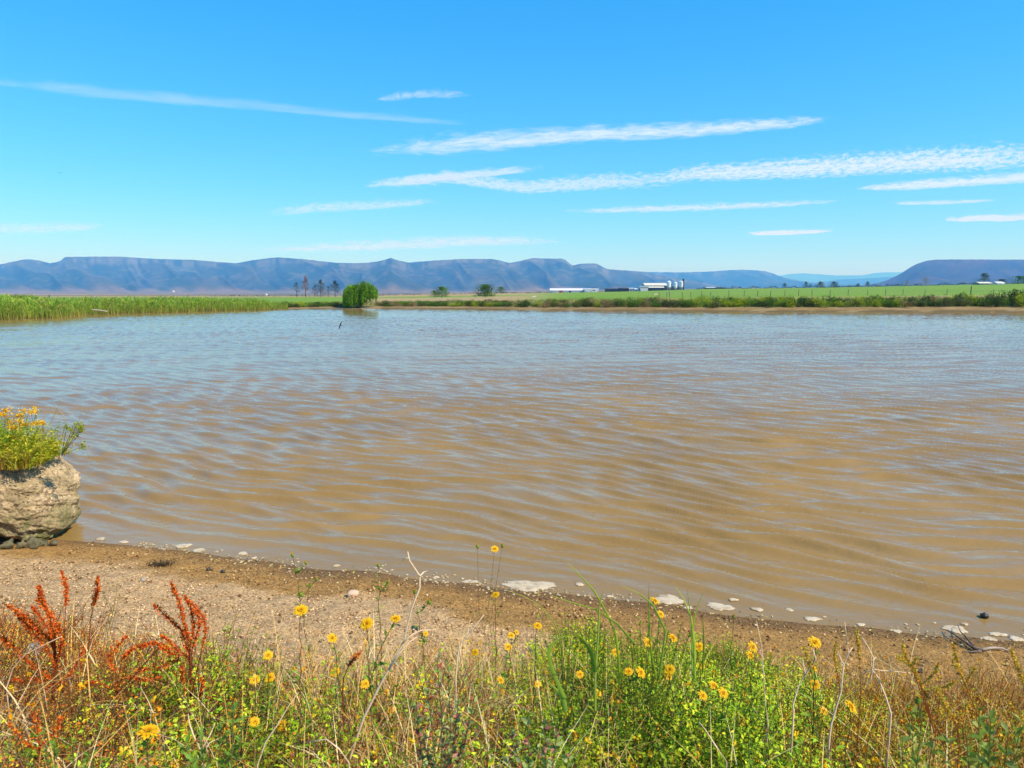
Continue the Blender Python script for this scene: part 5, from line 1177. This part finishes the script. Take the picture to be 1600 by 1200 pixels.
PALE = simple("bleached_stalk", [(.66, .44, .25), (.80, .60, .38)], 30, .8)
def dry_stalk(label, Y, lines, r0=.0042):
    p = at(lines[0][0][0], lines[0][0][1], Y); g_ = gz(p.x, p.y); t = empty("dry_stalk", (p.x, p.y, g_)); tag(t, label, "dry stalk", "bare dry stalks on the near bank"); o = t.location; first = True
    for L in lines:
        P = path_pts(L, Y, .06); m = MB(); Q = [q - o for q in P]
        if first and Q[0].z > 0: Q = [Vector((Q[0].x, Q[0].y, -.02))] + Q
        R_ = r0 if first else r0 * .55; m.tube(Q, list(np.linspace(R_, R_ * .4, len(Q))), 6); m.build("main_stem" if first else "side_twig", PALE, t, True); first = False
dry_stalk("tallest pale dry forked stalk rising over the mud left of centre", 2.55, [[(544, 1192), (568, 1122), (592, 1074), (607, 1047), (631, 1002), (643, 951), (656, 918), (656, 900), (640, 876), (637, 862)], [(632, 1001), (645, 991), (658, 985), (682, 984)], [(656, 900), (662, 894), (668, 892)], [(639, 872), (631, 873), (629, 876)], [(607, 1047), (625, 1020), (640, 1003), (655, 993)]], .0058)
dry_stalk("short curved pale stalk left of the tight trio of flowers", 2.9, [[(712, 1060), (715, 1026), (718, 1008), (735, 988), (752, 966), (756, 961)]])
dry_stalk("pale jointed stalk leaning against the column of three flowers", 2.6, [[(1240, 1110), (1239, 1101), (1248, 1071), (1263, 1047), (1275, 1030), (1270, 1014)], [(1258, 1052), (1254, 1030)]])
dry_stalk("bent pale stalk with a forked top right of the column of three flowers", 2.55, [[(1296, 1150), (1299, 1131), (1314, 1080), (1318, 1041), (1325, 1022), (1332, 1012)], [(1318, 1038), (1312, 1026), (1309, 1018)], [(1326, 1020), (1323, 1000), (1320, 972)]], .005)
dry_stalk("pale star shaped dry stalk with arms spreading sideways", 2.6, [[(1392, 1115), (1384, 1090), (1372, 1059), (1363, 1047), (1365, 1029), (1356, 1010), (1347, 996)], [(1364, 1047), (1354, 1050), (1345, 1056)], [(1366, 1046), (1380, 1048), (1400, 1049), (1416, 1051)], [(1364, 1032), (1369, 1026)], [(1364, 1048), (1356, 1070), (1350, 1085)]], .0045)
dry_stalk("curled pale stalks fanning out low beside the biggest flower", 1.9, [[(318, 1196), (312, 1170), (303, 1150), (296, 1130), (294, 1116)], [(312, 1165), (316, 1140), (321, 1118), (328, 1117)], [(318, 1176), (328, 1160), (346, 1152)], [(316, 1170), (330, 1145), (336, 1130)]], .0032)
dry_stalk("long pale straw arching across the largest dock's base", 2.8, [[(10, 1075), (20, 1045), (40, 1022), (66, 1009), (97, 994)]], .0032)
dry_stalk("thin reddish stalk running down through the green clump's right side", 2.2, [[(1135, 1190), (1118, 1165), (1102, 1140), (1092, 1128)]], .0032)
dry_stalk("slim pale stalk standing over the green clump's right edge", 2.7, [[(1200, 1130), (1196, 1100), (1190, 1010), (1182, 970)], [(1194, 1030), (1186, 1018), (1177, 1008)]], .003)
dry_stalk("leaning pale stalk at the left below the triangle of flowers", 2.2, [[(402, 1196), (415, 1160), (435, 1130), (450, 1105), (466, 1082)]], .0034)
dry_stalk("long pale stalk slanting across the bottom centre", 2.1, [[(480, 1160), (510, 1155), (530, 1170), (545, 1192)][::-1], ], .0034)

def grass_tuft(label, base, Y, tips, w=.009, cols=((.32, .42, .03), (.42, .50, .06)), extra=14, spread=40, ht=110):
    t, r = rooted("grass_tuft", label, "grass tuft", base, Y); m = NB()
    for L in tips:
        P = path_pts(L[::-1], Y, random.uniform(-.1, .1)); A = np.array([list(p - r) for p in P])
        tt = np.linspace(0, len(A) - 1, 9); A = np.stack([np.interp(tt, range(len(A)), A[:, k]) for k in range(3)], 1)
        S = nrm(np.cross(A[-1] - A[0], np.array([0, 1.0, .3]))[None])[0]; c = colvar(list(cols), 1, .2)[0]; vs = []; n_ = len(A)
        for i, p in enumerate(A):
            ww = w * (1 - (i / (n_ - 1)) ** 2.2) * .5 + .0006; vs += [p + S * ww, p + np.array([0, -.003, 0]) - S * 0, p - S * ww]
        f = [q for i in range(n_ - 1) for q in ([3 * i, 3 * i + 1, 3 * i + 4, 3 * i + 3], [3 * i + 1, 3 * i + 2, 3 * i + 5, 3 * i + 4])]
        gb = NB(); gb.add(np.array(vs), np.array(f), np.repeat(c[None], len(vs), 0)); gb.build("grass_blade", LEAF, t)
    k = extra; P = np.zeros((k, 3)) + RNG.normal(0, .03, (k, 3)) * [1, 1, 0]; c = colvar(list(cols), k, .25)
    m.blades(P, RNG.uniform(.4, 1.0, k) * ht / F * Y, w * .7, RNG.normal(0, spread / 100, (k, 2)), c * .8, c, 6); m.build("grass_blades", LEAF, t)
    return t
grass_tuft("tall grass tuft with one long blade crossing the water's edge", (935, 1110), 2.75, [[(884, 876), (905, 898), (930, 925), (952, 965), (965, 1000), (968, 1070)], [(942, 921), (936, 950), (935, 985), (930, 1060), (930, 1110)], [(860, 930), (895, 942), (930, 952), (965, 975), (990, 1005)], [(971, 915), (1000, 928), (1020, 945), (1040, 985), (1030, 1060)]], extra=16, spread=45, ht=150)
grass_tuft("sparse upright grass tuft in front of the smooth cream foam", (1085, 1075), 2.75, [[(1074, 922), (1079, 960), (1084, 1010), (1085, 1060)], [(1098, 927), (1086, 960), (1080, 1000), (1082, 1060)], [(1014, 912), (1014, 960), (1016, 1010), (1025, 1060)], [(1055, 917), (1068, 935), (1080, 965), (1086, 1010), (1086, 1060)], [(1098, 960), (1100, 1000), (1098, 1050)]], extra=10, spread=35, ht=130, w=.007)
grass_tuft("broad dark strap leaves folded over left of the green clump", (880, 1110), 2.6, [[(902, 989), (878, 996), (861, 1005), (857, 1022), (862, 1045), (872, 1068), (882, 1090)], [(857, 1065), (866, 1075), (880, 1090), (884, 1110)], [(904, 992), (915, 1005), (925, 1020), (930, 1050)]], w=.019, cols=((.22, .32, .03), (.30, .42, .05)), extra=3, ht=60)
grass_tuft("single thin arching grass blade above the mud left of the green clump", (880, 1060), 2.9, [[(800, 925), (822, 933), (842, 945), (858, 962), (870, 980), (876, 1000), (880, 1050)]], w=.005, extra=2, ht=70)
grass_tuft("wispy grass standing between the two fanned docks", (185, 1030), 3.2, [[(183, 905), (182, 930), (176, 960), (168, 990), (170, 1020)], [(160, 925), (172, 945), (176, 960)]], w=.004, extra=8, ht=70, cols=((.30, .34, .06), (.36, .34, .10)))

def leafy_plant(label, base, Y, tops, leaf, cols, stemc, per=26, lw=.45, name="leafy_plant", tips=None):
    t, r = rooted(name, label, "leafy plant", base, Y); nb = NB(); st = NB()
    for (a, b_) in tops:
        e = at(a, b_, Y + random.uniform(-.12, .12)) - r; A = np.array([[0, 0, -.02], list(e * .5 + Vector((random.uniform(-.02, .02), 0, .01))), list(e)]); st.tubes(A[:-1], A[1:], .0022, .0014, (.22, .22, .06))
        n = per; tt = RNG.uniform(.3, 1.02, n) * 2; j = np.minimum(tt.astype(int), 1); Q = A[j] + (A[j + 1] - A[j]) * (tt - j)[:, None]
        an = RNG.uniform(0, 6.28, n); D = np.stack([np.cos(an), np.sin(an), RNG.uniform(.2, 1.6, n)], 1); L = RNG.uniform(.7, 1.2, n) * leaf
        c = colvar(cols, n, .2); 
        if tips is not None: k = (RNG.random(n) < .35)[:, None]; c = np.where(k, colvar(tips, n, .2), c)
        nb.leaves(Q, D, L, L * lw, c, fold=.3)
    st.build("stem", LEAF, t); nb.build("foliage", LEAF, t)
PK = [(.48, .17, .12), (.55, .26, .18), (.42, .10, .07)]; SG = [(.24, .34, .08), (.30, .40, .12), (.36, .42, .16)]
leafy_plant("pink tipped fleshy leaved plant in the middle, left of the trio of flowers", (695, 1190), 2.1, [(683, 1030), (700, 1040), (668, 1070), (720, 1065), (650, 1110), (690, 1100), (740, 1100), (705, 1130), (660, 1150), (725, 1150)], .024, SG, (.40, .20, .12), 60, .5, tips=PK)
leafy_plant("second pink tipped plant cut by the bottom edge right of centre", (850, 1230), 1.9, [(800, 1150), (825, 1130), (850, 1120), (870, 1150), (790, 1180), (840, 1170), (890, 1180), (815, 1190), (865, 1195)], .026, SG, (.40, .20, .12), 60, .5, tips=PK)
leafy_plant("broad dark leaved plant at the lower right corner", (1560, 1240), 1.75, [(1530, 1110), (1548, 1125), (1575, 1150), (1510, 1150), (1595, 1135), (1540, 1170), (1580, 1185), (1515, 1185)], .034, [(.16, .24, .03), (.24, .32, .05), (.34, .40, .10)], (.42, .16, .12), 40, .42)
leafy_plant("dark leaved plant under the closed orange bud", (1440, 1230), 1.95, [(1425, 1115), (1440, 1130), (1460, 1150), (1410, 1150), (1480, 1165), (1430, 1180)], .030, [(.16, .24, .03), (.24, .32, .05), (.38, .42, .10)], (.30, .16, .08), 40, .42)
leafy_plant("leafy stems with pale curled tops at the bottom, right of the biggest flower", (330, 1230), 1.7, [(290, 1165), (315, 1150), (345, 1140), (365, 1110), (380, 1130), (360, 1170), (300, 1190)], .030, [(.14, .26, .03), (.20, .32, .05)], (.30, .25, .10), 40, .35)
leafy_plant("bright leafy sprigs before the lowest red dock spikes", (100, 1230), 2.0, [(60, 1150), (85, 1165), (115, 1160), (140, 1175), (40, 1180), (170, 1185)], .020, [(.14, .28, .03), (.20, .34, .04)], (.2, .2, .08), 45, .35)
leafy_plant("yellow green mat plant at the top of the green clump under the high flower", (1010, 1090), 2.95, [(985, 985), (1000, 970), (1015, 965), (1030, 975), (1045, 985), (1000, 990), (1060, 1000), (970, 1000), (1025, 995), (1080, 985), (1095, 1000), (1065, 975), (1110, 1010)], .017, [(.26, .36, .02), (.20, .32, .02), (.32, .38, .03)], (.2, .22, .05), 70, .5)
leafy_plant("small yellow green clump left of the green clump's top", (925, 1050), 3.1, [(915, 975), (928, 965), (938, 972), (920, 990), (945, 985)], .017, [(.30, .38, .03), (.24, .34, .02)], (.2, .22, .05), 36, .5)
leafy_plant("round dark green sprig just right of the strap leaves", (885, 1060), 2.9, [(868, 1015), (878, 1008), (890, 1012), (898, 1022), (880, 1028), (862, 1025)], .015, [(.16, .26, .02), (.10, .19, .02)], (.2, .22, .05), 30, .5)
